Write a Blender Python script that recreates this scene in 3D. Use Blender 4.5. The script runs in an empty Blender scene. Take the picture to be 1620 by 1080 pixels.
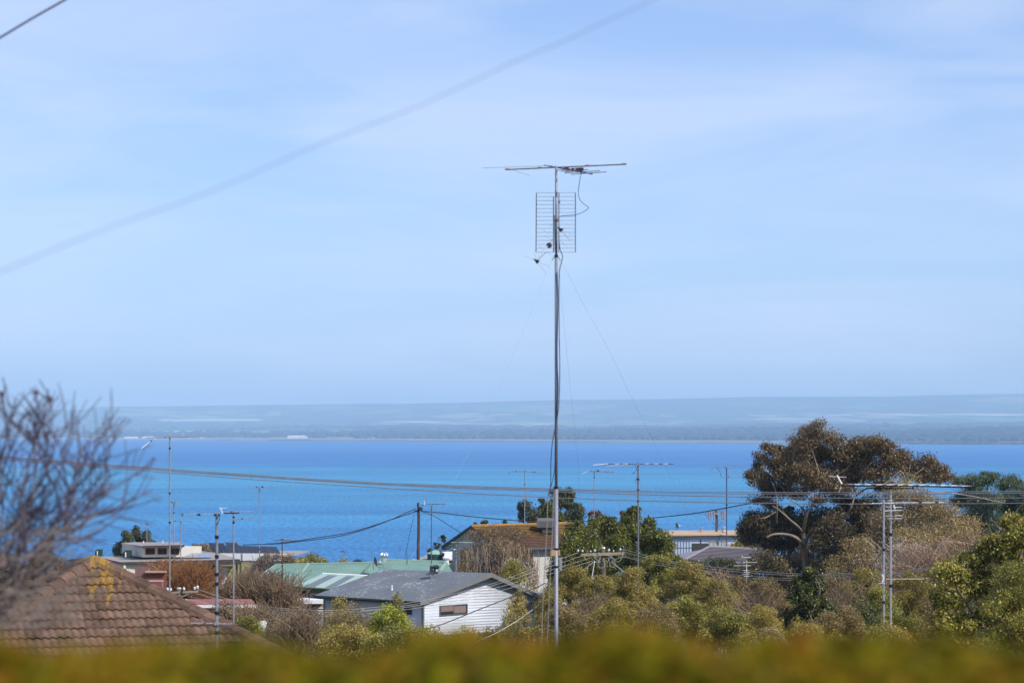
import bpy, bmesh, math, random
import numpy as np
from mathutils import Vector, Matrix, noise as mnoise
SC = bpy.context.scene
COL = SC.collection
R = math.radians
PI = math.pi

# ------------------------------------------------------------------ camera
FPX = 3825.0            # focal length in photo pixels (1620 wide)
HC = 40.0               # camera height over the sea, m
cam_d = bpy.data.cameras.new('camera')
cam = bpy.data.objects.new('camera', cam_d); COL.objects.link(cam)
cam.location = (0, 0, HC); cam.rotation_euler = (R(90), 0, 0)
cam_d.sensor_width = 36.0; cam_d.lens = 36.0 * FPX / 1620.0
cam_d.shift_y = 140.0 / 1620.0
cam_d.clip_start = 0.1; cam_d.clip_end = 90000
cam_d.dof.use_dof = True; cam_d.dof.focus_distance = 95.0; cam_d.dof.aperture_fstop = 2.6
cam_d.dof.aperture_blades = 0
SC.camera = cam

# ------------------------------------------------------------------ sky and sun
SUN_EL, SUN_AZ = R(42), R(130)      # azimuth clockwise from +Y (the view direction): sun to the right, slightly behind
W = bpy.data.worlds.new('World'); SC.world = W; W.use_nodes = True
nt = W.node_tree; nt.nodes.clear()
def wn(t, **kw):
    n = nt.nodes.new(t)
    for k, v in kw.items(): setattr(n, k, v)
    return n
sky = wn('ShaderNodeTexSky', sky_type='NISHITA')
sky.sun_disc = False; sky.sun_elevation = SUN_EL; sky.sun_rotation = SUN_AZ
sky.altitude = 40; sky.air_density = 1.0; sky.dust_density = 0.8; sky.ozone_density = 2.2
bg = wn('ShaderNodeBackground'); bg.inputs['Strength'].default_value = 0.132
wo = wn('ShaderNodeOutputWorld')
tc = wn('ShaderNodeTexCoord')
# thin high cloud veil: a noise on the view direction, streaked sideways
mp = wn('ShaderNodeMapping'); mp.inputs['Scale'].default_value = (2.6, 2.6, 13.0); mp.inputs['Rotation'].default_value = (0, R(12), 0)
nz = wn('ShaderNodeTexNoise'); nz.inputs['Scale'].default_value = 2.0; nz.inputs['Detail'].default_value = 7; nz.inputs['Roughness'].default_value = .52
nz.inputs['Distortion'].default_value = .5
rp = wn('ShaderNodeValToRGB'); rp.color_ramp.elements[0].position = .40; rp.color_ramp.elements[1].position = .64
rp.color_ramp.elements[0].color = (.16, .16, .16, 1); rp.color_ramp.elements[1].color = (.54, .54, .54, 1)
tint = wn('ShaderNodeMix', data_type='RGBA', blend_type='MULTIPLY'); tint.inputs['Factor'].default_value = 1.0
tint.inputs['B'].default_value = (0.77, 0.91, 1.22, 1)
mx = wn('ShaderNodeMix', data_type='RGBA', blend_type='MIX')
mx.inputs['B'].default_value = (5.9, 6.4, 7.6, 1)
L = nt.links.new
L(tc.outputs['Generated'], mp.inputs['Vector']); L(mp.outputs[0], nz.inputs['Vector']); L(nz.outputs['Fac'], rp.inputs[0])
L(sky.outputs[0], tint.inputs['A']); L(tint.outputs['Result'], mx.inputs['A']); L(rp.outputs[0], mx.inputs['Factor'])
L(mx.outputs['Result'], bg.inputs['Color']); L(bg.outputs[0], wo.inputs['Surface'])

sl = bpy.data.lights.new('sun', 'SUN'); sl.energy = 4.8; sl.angle = R(0.6); sl.color = (1.0, .93, .82)
sun = bpy.data.objects.new('sun', sl); COL.objects.link(sun)
sd = Vector((math.sin(SUN_AZ) * math.cos(SUN_EL), math.cos(SUN_AZ) * math.cos(SUN_EL), math.sin(SUN_EL)))
sun.rotation_euler = sd.to_track_quat('Z', 'Y').to_euler(); sun.location = (20, -20, 60)

VS = SC.view_settings
SC.display_settings.display_device = 'sRGB'
VS.view_transform = 'Standard'; VS.look = 'None'; VS.exposure = 0.04; VS.gamma = 1.0; VS.use_curve_mapping = False
cy = SC.cycles
SC.render.engine = 'CYCLES'
cy.use_denoising = True
try: cy.denoiser = 'OPENIMAGEDENOISE'
except Exception: pass
cy.max_bounces = 6; cy.diffuse_bounces = 2; cy.glossy_bounces = 2; cy.transmission_bounces = 2; cy.volume_bounces = 1
cy.transparent_max_bounces = 6
cy.caustics_reflective = False; cy.caustics_refractive = False
cy.sample_clamp_indirect = 4

# ------------------------------------------------------------------ helpers
def P(u, v, d):
    """the place seen at photo pixel (u, v) at distance d"""
    return Vector(((u - 810.0) / FPX * d, d, HC + (680.0 - v) / FPX * d))
GY = [(-40, 38.6), (6, 38.4), (9, 37.0), (20, 35.2), (40, 33.0), (60, 32.0), (100, 29.6), (150, 26.8), (170, 26.0), (235, 25.2), (270, 23.6), (330, 18.5), (450, 8), (540, -1.0), (600, -4), (700, -6)]
def gz(y, x=0.0):
    for (a, za), (b, zb) in zip(GY, GY[1:]):
        if y <= b:
            t = max(0, (y - a) / (b - a)); return za + (zb - za) * t
    return GY[-1][1]

ORG = {}
def tag(o, label=None, cat=None, group=None, kind=None):
    if label: o['label'] = label
    if cat: o['category'] = cat
    if group: o['group'] = group
    if kind: o['kind'] = kind
    return o
def thing(name, loc, label, cat, group=None):
    o = bpy.data.objects.new(name, None); COL.objects.link(o)
    o.location = loc; o.empty_display_size = .2
    ORG[o.name] = Vector(loc)
    return tag(o, label, cat, group)
def link_mesh(name, me, parent=None, org=None):
    o = bpy.data.objects.new(name, me); COL.objects.link(o)
    if parent is not None:
        o.parent = parent; ORG[o.name] = ORG[parent.name]
    else:
        o.location = org if org is not None else (0, 0, 0); ORG[o.name] = Vector(o.location)
    return o

class MB:
    def __init__(s): s.v = []; s.f = []; s.sm = False
    def add(s, vs, fs):
        n = len(s.v); s.v += [tuple(p) for p in vs]; s.f += [tuple(i + n for i in f) for f in fs]; return s
    def box(s, c, size, M=None):
        x, y, z = [q / 2 for q in size]; c = Vector(c)
        vs = [Vector((i, j, k)) for i in (-x, x) for j in (-y, y) for k in (-z, z)]
        if M is not None: vs = [M @ p for p in vs]
        return s.add([c + p for p in vs], [(0, 1, 3, 2), (4, 6, 7, 5), (0, 4, 5, 1), (2, 3, 7, 6), (0, 2, 6, 4), (1, 5, 7, 3)])
    def tube(s, pts, r, n=6, cap=True, r1=None):
        pts = [Vector(p) for p in pts]; m = len(pts)
        if isinstance(r, (int, float)):
            rs = [r + ((r1 if r1 is not None else r) - r) * i / max(1, m - 1) for i in range(m)]
        else: rs = r
        base = len(s.v); up = None
        for i, p in enumerate(pts):
            t = (pts[min(i + 1, m - 1)] - pts[max(i - 1, 0)])
            t = t.normalized() if t.length > 1e-9 else Vector((0, 0, 1))
            if up is None: up = t.orthogonal().normalized()
            up = (up - t * up.dot(t)); up = up.normalized() if up.length > 1e-6 else t.orthogonal().normalized()
            q = t.cross(up)
            for k in range(n):
                a = 2 * PI * k / n
                s.v.append(tuple(p + (up * math.cos(a) + q * math.sin(a)) * rs[i]))
        for i in range(m - 1):
            for k in range(n):
                a = base + i * n + k; b = base + i * n + (k + 1) % n
                s.f.append((a, b, b + n, a + n))
        if cap:
            s.f.append(tuple(base + k for k in reversed(range(n)))); s.f.append(tuple(base + (m - 1) * n + k for k in range(n)))
        return s
    def slab(s, pts, th, nrm=None):
        """a flat polygon (list of points) given thickness th away from its normal"""
        pts = [Vector(p) for p in pts]
        if nrm is None:
            nrm = (pts[1] - pts[0]).cross(pts[-1] - pts[0]).normalized()
        n = len(pts); low = [p - nrm * th for p in pts]
        fs = [tuple(range(n)), tuple(reversed(range(n, 2 * n)))]
        for i in range(n):
            j = (i + 1) % n; fs.append((i, i + n, j + n, j))
        return s.add(pts + low, fs)
    def lathe(s, c, prof, n=12, M=None):
        c = Vector(c); base = len(s.v)
        for r, z in prof:
            for k in range(n):
                a = 2 * PI * k / n; p = Vector((r * math.cos(a), r * math.sin(a), z))
                if M is not None: p = M @ p
                s.v.append(tuple(c + p))
        m = len(prof)
        for i in range(m - 1):
            for k in range(n):
                a = base + i * n + k; b = base + i * n + (k + 1) % n
                s.f.append((a, b, b + n, a + n))
        s.f.append(tuple(base + k for k in reversed(range(n)))); s.f.append(tuple(base + (m - 1) * n + k for k in range(n)))
        return s
    def build(s, name, m, parent=None, label=None, cat=None, group=None, kind=None, smooth=False, org=None):
        if parent is not None: o0 = ORG[parent.name]
        elif org is not None: o0 = Vector(org)
        else: o0 = Vector((0, 0, 0))
        me = bpy.data.meshes.new(name)
        me.from_pydata([(a - o0.x, b - o0.y, c - o0.z) for a, b, c in s.v], [], s.f)
        if smooth: me.shade_smooth()
        me.materials.append(m); me.update()
        o = link_mesh(name, me, parent, org if parent is None else None)
        return tag(o, label, cat, group, kind)

def np_mesh(name, verts, faces, m, parent=None, org=(0, 0, 0), smooth=False, quads=True):
    """fast mesh from numpy arrays; faces (n,k) all of one size"""
    o0 = np.array(ORG[parent.name] if parent is not None else org, dtype=np.float32)
    me = bpy.data.meshes.new(name)
    v = (verts - o0).astype(np.float32); f = faces.astype(np.int32); k = f.shape[1]
    me.vertices.add(len(v)); me.vertices.foreach_set('co', v.ravel())
    me.loops.add(f.size); me.loops.foreach_set('vertex_index', f.ravel())
    me.polygons.add(len(f)); me.polygons.foreach_set('loop_start', np.arange(0, f.size, k, dtype=np.int32))
    if smooth: me.polygons.foreach_set('use_smooth', np.ones(len(f), dtype=bool))
    me.update(calc_edges=True); me.validate()
    me.materials.append(m)
    return link_mesh(name, me, parent, org if parent is None else None)

# ------------------------------------------------------------------ materials
MATS = {}
def new_mat(name):
    m = bpy.data.materials.new(name); m.use_nodes = True
    m.node_tree.nodes.clear(); return m, m.node_tree
def node(t, ty, **kw):
    n = t.nodes.new(ty)
    for k, v in kw.items():
        if k in n.inputs.keys() if hasattr(n.inputs, 'keys') else False: n.inputs[k].default_value = v
        else: setattr(n, k, v)
    return n
def mat(name, col, rough=.7, metal=0.0, var=.18, scale=3.0, spec=.3, bump=0.0, bscale=20.0, stretch=None, rnd=0.0):
    """plain surface with mottled colour, fine relief"""
    if name in MATS: return MATS[name]
    m, t = new_mat(name); out = t.nodes.new('ShaderNodeOutputMaterial'); b = t.nodes.new('ShaderNodeBsdfPrincipled')
    t.links.new(b.outputs[0], out.inputs[0])
    b.inputs['Roughness'].default_value = rough; b.inputs['Metallic'].default_value = metal
    b.inputs['Specular IOR Level'].default_value = spec
    tc = t.nodes.new('ShaderNodeTexCoord'); mp = t.nodes.new('ShaderNodeMapping')
    if stretch: mp.inputs['Scale'].default_value = stretch
    t.links.new(tc.outputs['Object'], mp.inputs[0])
    nz = t.nodes.new('ShaderNodeTexNoise'); nz.inputs['Scale'].default_value = scale; nz.inputs['Detail'].default_value = 6; nz.inputs['Roughness'].default_value = .6
    t.links.new(mp.outputs[0], nz.inputs['Vector'])
    mr = t.nodes.new('ShaderNodeMapRange'); mr.inputs[1].default_value = .25; mr.inputs[2].default_value = .75
    mr.inputs[3].default_value = 1 - var; mr.inputs[4].default_value = 1 + var
    t.links.new(nz.outputs['Fac'], mr.inputs[0])
    last = mr.outputs[0]
    if rnd:
        oi = t.nodes.new('ShaderNodeObjectInfo'); m2 = t.nodes.new('ShaderNodeMapRange'); m2.inputs[3].default_value = 1 - rnd; m2.inputs[4].default_value = 1 + rnd
        t.links.new(oi.outputs['Random'], m2.inputs[0]); mm = t.nodes.new('ShaderNodeMath'); mm.operation = 'MULTIPLY'
        t.links.new(last, mm.inputs[0]); t.links.new(m2.outputs[0], mm.inputs[1]); last = mm.outputs[0]
    mu = t.nodes.new('ShaderNodeVectorMath'); mu.operation = 'SCALE'; mu.inputs[0].default_value = col[:3]
    t.links.new(last, mu.inputs['Scale']); t.links.new(mu.outputs[0], b.inputs['Base Color'])
    if bump:
        n2 = t.nodes.new('ShaderNodeTexNoise'); n2.inputs['Scale'].default_value = bscale; n2.inputs['Detail'].default_value = 3
        t.links.new(mp.outputs[0], n2.inputs['Vector'])
        bp = t.nodes.new('ShaderNodeBump'); bp.inputs['Strength'].default_value = bump; bp.inputs['Distance'].default_value = .02
        t.links.new(n2.outputs['Fac'], bp.inputs['Height']); t.links.new(bp.outputs[0], b.inputs['Normal'])
    m['c'] = 1
    MATS[name] = m; return m
def leaf_mat(name, c1, c2, scale=.8, trans=.3, c3=None, isl=.35, gloss=.035):
    """foliage: hue drifts through the crown, each leaf a little different, light passes through"""
    if name in MATS: return MATS[name]
    m, t = new_mat(name); out = t.nodes.new('ShaderNodeOutputMaterial')
    tc = t.nodes.new('ShaderNodeTexCoord'); nz = t.nodes.new('ShaderNodeTexNoise'); nz.inputs['Scale'].default_value = scale; nz.inputs['Detail'].default_value = 4
    t.links.new(tc.outputs['Object'], nz.inputs['Vector'])
    rp = t.nodes.new('ShaderNodeValToRGB'); e = rp.color_ramp.elements
    e[0].position = .36; e[0].color = (*c1, 1); e[1].position = .62; e[1].color = (*c2, 1)
    if c3: x = e.new(.78); x.color = (*c3, 1)
    ge = t.nodes.new('ShaderNodeNewGeometry')
    ad = t.nodes.new('ShaderNodeMath'); ad.operation = 'MULTIPLY_ADD'; ad.inputs[1].default_value = .3
    sb = t.nodes.new('ShaderNodeMath'); sb.operation = 'SUBTRACT'; sb.inputs[1].default_value = .15
    t.links.new(ge.outputs['Random Per Island'], ad.inputs[0]); t.links.new(nz.outputs['Fac'], ad.inputs[2]); t.links.new(ad.outputs[0], sb.inputs[0])
    t.links.new(sb.outputs[0], rp.inputs[0])
    mr = t.nodes.new('ShaderNodeMapRange'); mr.inputs[3].default_value = 1 - isl; mr.inputs[4].default_value = 1 + isl
    t.links.new(ge.outputs['Random Per Island'], mr.inputs[0])
    mu = t.nodes.new('ShaderNodeVectorMath'); mu.operation = 'SCALE'
    t.links.new(rp.outputs[0], mu.inputs[0]); t.links.new(mr.outputs[0], mu.inputs['Scale'])
    d = t.nodes.new('ShaderNodeBsdfDiffuse'); tr = t.nodes.new('ShaderNodeBsdfTranslucent'); g = t.nodes.new('ShaderNodeBsdfGlossy')
    g.inputs['Roughness'].default_value = .45; g.inputs['Color'].default_value = (.9, .9, .9, 1)
    t.links.new(mu.outputs[0], d.inputs[0]); t.links.new(mu.outputs[0], tr.inputs[0])
    a = t.nodes.new('ShaderNodeMixShader'); a.inputs[0].default_value = trans
    b = t.nodes.new('ShaderNodeMixShader'); b.inputs[0].default_value = gloss
    t.links.new(d.outputs[0], a.inputs[1]); t.links.new(tr.outputs[0], a.inputs[2])
    t.links.new(a.outputs[0], b.inputs[1]); t.links.new(g.outputs[0], b.inputs[2]); t.links.new(b.outputs[0], out.inputs[0])
    MATS[name] = m; return m

# ------------------------------------------------------------------ sea
def sea_material():
    m, t = new_mat('sea water'); out = t.nodes.new('ShaderNodeOutputMaterial'); LN = t.links.new
    tc = t.nodes.new('ShaderNodeTexCoord'); sp = t.nodes.new('ShaderNodeSeparateXYZ'); LN(tc.outputs['Object'], sp.inputs[0])
    # wide patches: shallows near our shore are turquoise, deep water beyond is blue
    m1 = t.nodes.new('ShaderNodeMapping'); m1.inputs['Scale'].default_value = (.0007, .0035, 1); LN(tc.outputs['Object'], m1.inputs[0])
    n1 = t.nodes.new('ShaderNodeTexNoise'); n1.inputs['Scale'].default_value = 1; n1.inputs['Detail'].default_value = 6; n1.inputs['Roughness'].default_value = .62; LN(m1.outputs[0], n1.inputs[0])
    yy = t.nodes.new('ShaderNodeMath'); yy.operation = 'MULTIPLY_ADD'; LN(n1.outputs['Fac'], yy.inputs[0]); yy.inputs[1].default_value = 3200; LN(sp.outputs[1], yy.inputs[2])
    mr = t.nodes.new('ShaderNodeMapRange'); mr.inputs[1].default_value = 2000; mr.inputs[2].default_value = 10500; LN(yy.outputs[0], mr.inputs[0])
    rp = t.nodes.new('ShaderNodeValToRGB'); e = rp.color_ramp.elements
    e[0].position = 0; e[0].color = (.024, .165, .40, 1); e[1].position = 1; e[1].color = (.012, .145, .35, 1)
    for p, c in ((.06, (.026, .180, .41)), (.11, (.034, .215, .42)), (.2, (.036, .235, .42)), (.28, (.016, .150, .38)), (.42, (.012, .135, .37)), (.6, (.020, .170, .40)), (.8, (.009, .122, .34))):
        x = e.new(p); x.color = (*c, 1)
    LN(mr.outputs[0], rp.inputs[0])
    # wave shading put into the colour (dark troughs, light crests), small foam flecks
    m2 = t.nodes.new('ShaderNodeMapping'); m2.inputs['Scale'].default_value = (.50, .12, 1); m2.inputs['Rotation'].default_value = (0, 0, R(7)); LN(tc.outputs['Object'], m2.inputs[0])
    n2 = t.nodes.new('ShaderNodeTexNoise'); n2.inputs['Scale'].default_value = 1; n2.inputs['Detail'].default_value = 6; n2.inputs['Roughness'].default_value = .6; LN(m2.outputs[0], n2.inputs[0])
    m3 = t.nodes.new('ShaderNodeMapping'); m3.inputs['Scale'].default_value = (.012, .012, 1); LN(tc.outputs['Object'], m3.inputs[0])
    n3 = t.nodes.new('ShaderNodeTexNoise'); n3.inputs['Scale'].default_value = 1; n3.inputs['Detail'].default_value = 6; LN(m3.outputs[0], n3.inputs[0])
    w = t.nodes.new('ShaderNodeMapRange'); w.inputs[1].default_value = .3; w.inputs[2].default_value = .7; w.inputs[3].default_value = .55; w.inputs[4].default_value = 1.42; LN(n2.outputs['Fac'], w.inputs[0])
    w3 = t.nodes.new('ShaderNodeMapRange'); w3.inputs[1].default_value = .3; w3.inputs[2].default_value = .7; w3.inputs[3].default_value = .9; w3.inputs[4].default_value = 1.1; LN(n3.outputs['Fac'], w3.inputs[0])
    m5 = t.nodes.new('ShaderNodeMapping'); m5.inputs['Scale'].default_value = (.0009, .0075, 1); m5.inputs['Rotation'].default_value = (0, 0, R(-3)); LN(tc.outputs['Object'], m5.inputs[0])
    n5 = t.nodes.new('ShaderNodeTexNoise'); n5.inputs['Scale'].default_value = 1; n5.inputs['Detail'].default_value = 5; n5.inputs['Roughness'].default_value = .65; LN(m5.outputs[0], n5.inputs[0])
    w5 = t.nodes.new('ShaderNodeMapRange'); w5.inputs[1].default_value = .3; w5.inputs[2].default_value = .7; w5.inputs[3].default_value = .76; w5.inputs[4].default_value = 1.22; LN(n5.outputs['Fac'], w5.inputs[0])
    w35 = t.nodes.new('ShaderNodeMath'); w35.operation = 'MULTIPLY'; LN(w3.outputs[0], w35.inputs[0]); LN(w5.outputs[0], w35.inputs[1]); w3 = w35
    wm = t.nodes.new('ShaderNodeMath'); wm.operation = 'MULTIPLY'; LN(w.outputs[0], wm.inputs[0]); LN(w3.outputs[0], wm.inputs[1])
    mu = t.nodes.new('ShaderNodeVectorMath'); mu.operation = 'SCALE'; LN(rp.outputs[0], mu.inputs[0]); LN(wm.outputs[0], mu.inputs['Scale'])
    m4 = t.nodes.new('ShaderNodeMapping'); m4.inputs['Scale'].default_value = (.16, .05, 1); m4.inputs['Location'].default_value = (31, 7, 0); LN(tc.outputs['Object'], m4.inputs[0])
    n4 = t.nodes.new('ShaderNodeTexNoise'); n4.inputs['Scale'].default_value = 1; n4.inputs['Detail'].default_value = 2; LN(m4.outputs[0], n4.inputs[0])
    fo = t.nodes.new('ShaderNodeMapRange'); fo.inputs[1].default_value = .765; fo.inputs[2].default_value = .80; fo.inputs[3].default_value = 0; fo.inputs[4].default_value = .8; LN(n4.outputs['Fac'], fo.inputs[0])
    fm = t.nodes.new('ShaderNodeMix'); fm.data_type = 'RGBA'; LN(fo.outputs[0], fm.inputs['Factor']); LN(mu.outputs[0], fm.inputs['A']); fm.inputs['B'].default_value = (.75, .8, .82, 1)
    bp = t.nodes.new('ShaderNodeBump'); bp.inputs['Strength'].default_value = .9; bp.inputs['Distance'].default_value = 1.2; LN(n2.outputs['Fac'], bp.inputs['Height'])
    d = t.nodes.new('ShaderNodeBsdfDiffuse'); LN(fm.outputs['Result'], d.inputs[0]); LN(bp.outputs[0], d.inputs['Normal'])
    g = t.nodes.new('ShaderNodeBsdfGlossy'); g.inputs['Roughness'].default_value = .3; g.inputs['Color'].default_value = (.75, .85, .95, 1); LN(bp.outputs[0], g.inputs['Normal'])
    a = t.nodes.new('ShaderNodeMixShader'); a.inputs[0].default_value = .17
    LN(d.outputs[0], a.inputs[1]); LN(g.outputs[0], a.inputs[2]); LN(a.outputs[0], out.inputs[0])
    return m
MB().add([(-9000, 430, 0), (9000, 430, 0), (9000, 13000, 0), (-9000, 13000, 0)], [(0, 1, 2, 3)]).build('sea', sea_material(), kind='structure')

# ------------------------------------------------------------------ far shore: a low plain that rises to a plateau
def fbm(x, y, s, seed=0.0, oct=4):
    return mnoise.fractal(Vector((x / s, y / s, seed)), 1.0, 2.0, oct)
ridge_u = [(-400, 648), (0, 647), (130, 646), (150, 641), (520, 639), (720, 638), (860, 635), (1060, 635), (1180, 632), (1400, 632), (1520, 629), (1640, 627), (2100, 625)]
def ridge_v(u):
    for (a, va), (b, vb) in zip(ridge_u, ridge_u[1:]):
        if u <= b: return va + (vb - va) * max(0, (u - a)) / (b - a)
    return ridge_u[-1][1]
NX, NYF = 220, 110
ys = [(j / (NYF - 1)) ** 1.3 for j in range(NYF)]
fv = []
SHORE = [((u - 810) / FPX * 153000 / (v - 680), 153000 / (v - 680)) for u, v in ((-600, 693.2), (-200, 693.5), (0, 694.5), (300, 695.5), (500, 697), (860, 699), (1100, 700.5), (1450, 702.5), (1700, 703.5), (2600, 705))]
def shore(x):
    y = SHORE[0][1] if x < SHORE[0][0] else SHORE[-1][1]
    for (a, ya), (b, yb) in zip(SHORE, SHORE[1:]):
        if a <= x <= b: y = ya + (yb - ya) * (x - a) / (b - a)
    return y + 110 * fbm(x, 0, 900, 3.1)
def far_z(x, y):
    s = y - shore(x)
    if s < 0: return max(-12, s * .05)
    z = 2.5 + min(s, 300) * .012
    z += max(0, s - 300) * .0072
    k = max(0, min(1, (y - 15500) / 8000)); k = k * k * (3 - 2 * k)
    u = 810 + x / y * FPX
    top = 40 + (680 - ridge_v(u)) / FPX * 24000
    base = 2.5 + 300 * .012 + 14000 * .0072
    z += (top - base) * k
    z += (fbm(x, y, 1500, 1.0) * 14 + fbm(x, y, 5200, 5.0) * 18) * max(0, min(1, s / 2500)) * (1 - .75 * k)
    return z
for j, y in enumerate(ys):
    hw = 7200
    for i in range(NX):
        x = -hw + 2 * hw * i / (NX - 1)
        y0 = shore(x) - 150; yy_ = y0 + (25500 - y0) * y; fv.append((x, yy_, far_z(x, yy_)))
ff = [(j * NX + i, j * NX + i + 1, (j + 1) * NX + i + 1, (j + 1) * NX + i) for j in range(NYF - 1) for i in range(NX - 1)]
def far_material():
    m, t = new_mat('far farmland'); out = t.nodes.new('ShaderNodeOutputMaterial'); LN = t.links.new
    tc = t.nodes.new('ShaderNodeTexCoord')
    mp = t.nodes.new('ShaderNodeMapping'); mp.inputs['Scale'].default_value = (.0016, .0009, 0); mp.inputs['Rotation'].default_value = (0, 0, R(9)); LN(tc.outputs['Object'], mp.inputs[0])
    vo = t.nodes.new('ShaderNodeTexVoronoi'); vo.inputs['Scale'].default_value = 1.0; LN(mp.outputs[0], vo.inputs['Vector'])
    sx = t.nodes.new('ShaderNodeSeparateXYZ'); LN(vo.outputs['Color'], sx.inputs[0])
    rp = t.nodes.new('ShaderNodeValToRGB'); rp.color_ramp.interpolation = 'CONSTANT'; e = rp.color_ramp.elements
    e[0].position = 0; e[0].color = (.035, .06, .03, 1); e[1].position = .9; e[1].color = (.20, .20, .13, 1)
    for p, c in ((.3, (.05, .085, .035)), (.5, (.10, .18, .05)), (.66, (.07, .10, .045)), (.8, (.24, .23, .12))):
        x = e.new(p); x.color = (*c, 1)
    LN(sx.outputs[0], rp.inputs[0])
    m2 = t.nodes.new('ShaderNodeMapping'); m2.inputs['Scale'].default_value = (.0035, .0018, 0); LN(tc.outputs['Object'], m2.inputs[0])
    nz = t.nodes.new('ShaderNodeTexNoise'); nz.inputs['Scale'].default_value = 1; nz.inputs['Detail'].default_value = 5; LN(m2.outputs[0], nz.inputs[0])
    wd = t.nodes.new('ShaderNodeMapRange'); wd.inputs[1].default_value = .50; wd.inputs[2].default_value = .56; LN(nz.outputs['Fac'], wd.inputs[0])
    mx = t.nodes.new('ShaderNodeMix'); mx.data_type = 'RGBA'; LN(wd.outputs[0], mx.inputs['Factor']); LN(rp.outputs[0], mx.inputs['A']); mx.inputs['B'].default_value = (.022, .04, .022, 1)
    d = t.nodes.new('ShaderNodeBsdfDiffuse'); LN(mx.outputs['Result'], d.inputs[0]); LN(d.outputs[0], out.inputs[0]); return m
me = bpy.data.meshes.new('far_hills'); me.from_pydata(fv, [], ff); me.shade_smooth(); me.materials.append(far_material())
tag(link_mesh('far_hills', me), kind='structure')
# sandy shore strip
MATS['shore sand'] = mat('shore sand', (.20, .165, .13), var=.35, scale=.004, stretch=(1, .3, 1))
sv = []; 
for i in range(160):
    x = -3400 + 6800 * i / 159; y = shore(x)
    for q, (dy) in enumerate((-20, 90, 330)):
        sv.append((x, y + dy, max(.4, far_z(x, y + dy) + .8)))
sf = [(i * 3 + k, i * 3 + 3 + k, i * 3 + 4 + k, i * 3 + 1 + k) for i in range(159) for k in range(2)]
me = bpy.data.meshes.new('far_beach'); me.from_pydata(sv, [], sf); me.materials.append(MATS['shore sand'])
tag(link_mesh('far_beach', me), kind='structure')
# belts of trees and thickets along the far shore: nobody could count them
rs = np.random.RandomState(5)
def blob_belt(name, n, yr, xr, hr, wr, m, label, thresh=-2, seed=0):
    V = []; F = []; c = 0; k = 0
    while c < n and k < n * 20:
        k += 1
        y = rs.uniform(*yr); x = rs.uniform(xr[0], xr[1]) * y
        if fbm(x, y * 3, 900, 9.0 + seed) < thresh: continue
        if x / y < -.062 and y < 13000 and rs.rand() < .82: continue
        yy = shore(x) + (y - 9400); h = rs.uniform(*hr); w = rs.uniform(*wr); z = far_z(x, yy) - 1; b = len(V)
        top = [(x - w * .5, yy, z), (x - w * .42, yy - w * .2, z + h * .6), (x - w * .1, yy, z + h), (x + w * .2, yy - w * .1, z + h * .86), (x + w * .5, yy, z + h * .45), (x + w * .5, yy + w * .2, z), (x, yy - w * .6, z), (x - w*.1, yy - w * .45, z + h * .55)]
        V += top; F += [tuple(b + i for i in q) for q in ((0, 6, 7, 1), (1, 7, 2, 2), (7, 3, 2, 2), (6, 4, 3, 7), (6, 5, 4, 4))]; c += 1
    F = [tuple(dict.fromkeys(f)) for f in F]
    me = bpy.data.meshes.new(name); me.from_pydata(V, [], F); me.materials.append(m)
    return tag(link_mesh(name, me), label, None, None, 'stuff')
MATS['far trees'] = mat('far trees', (.012, .022, .014), var=.3, scale=.01)
blob_belt('far_woodland', 1900, (9780, 10500), (-.30, .30), (10, 20), (24, 60), MATS['far trees'], 'dark belt of trees behind the far shore', -.12)
blob_belt('far_woodland', 2600, (10700, 12400), (-.30, .30), (12, 24), (35, 90), MATS['far trees'], 'second, higher band of woods across the bay', -.1, 3)
blob_belt('far_woodland', 2000, (13500, 16500), (-.30, .30), (12, 24), (60, 160), MATS['far trees'], 'hazy third band of woods below the plateau', .0, 6)
# fields that show as long pale and green strips on the far plain
def far_field(u0, u1, v0, v1, m, name='far_field'):
    def place(u, v):
        D = 9500.0
        while D < 24000:
            x = (u - 810) / FPX * D
            if 680 - (far_z(x, D) - HC) / D * FPX <= v: break
            D += 60
        return Vector((x, D, far_z(x, D) + 3))
    k = 14; vs = []
    for i in range(k + 1):
        f = i / k; w = math.sin(PI * min(1, max(0, f))) ** .25
        vm = (v0 + v1) / 2 + .5 * math.sin(f * 5 + u0); vs += [place(u0 + (u1 - u0) * f, vm + (v1 - v0) / 2 * w + .15), place(u0 + (u1 - u0) * f, vm - (v1 - v0) / 2 * w)]
    me = bpy.data.meshes.new(name); me.from_pydata([tuple(q) for q in vs], [], [(2 * i, 2 * i + 2, 2 * i + 3, 2 * i + 1) for i in range(k)]); me.materials.append(m)
    tag(link_mesh(name, me), kind='structure')
fg = mat('green crop', (.18, .42, .06), var=.25, scale=.003); fp = mat('pale stubble', (.62, .57, .46), var=.25, scale=.003); ft = mat('straw field', (.45, .45, .25), var=.25, scale=.003)
for a in ((100, 345, 681.5, 687.5, fg), (330, 530, 683.5, 688, fg), (10, 110, 669.5, 671, fp), (240, 420, 663, 667, ft), (305, 345, 659, 660.5, ft), (1308, 1352, 656.6, 657.8, fp), (1392, 1470, 656, 657.4, fp), (1480, 1625, 655.6, 657.4, fp), (1425, 1470, 673.8, 675.2, fp), (1480, 1545, 674.2, 675.8, fp), (1560, 1640, 674.6, 676.6, fp), (1180, 1230, 657, 658.4, ft), (600, 700, 667, 669, ft), (840, 870, 671, 672.3, fp), (1040, 1070, 658, 659, ft), (1190, 1290, 662, 664, ft)): far_field(*a)
V = []; F = []
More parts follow.
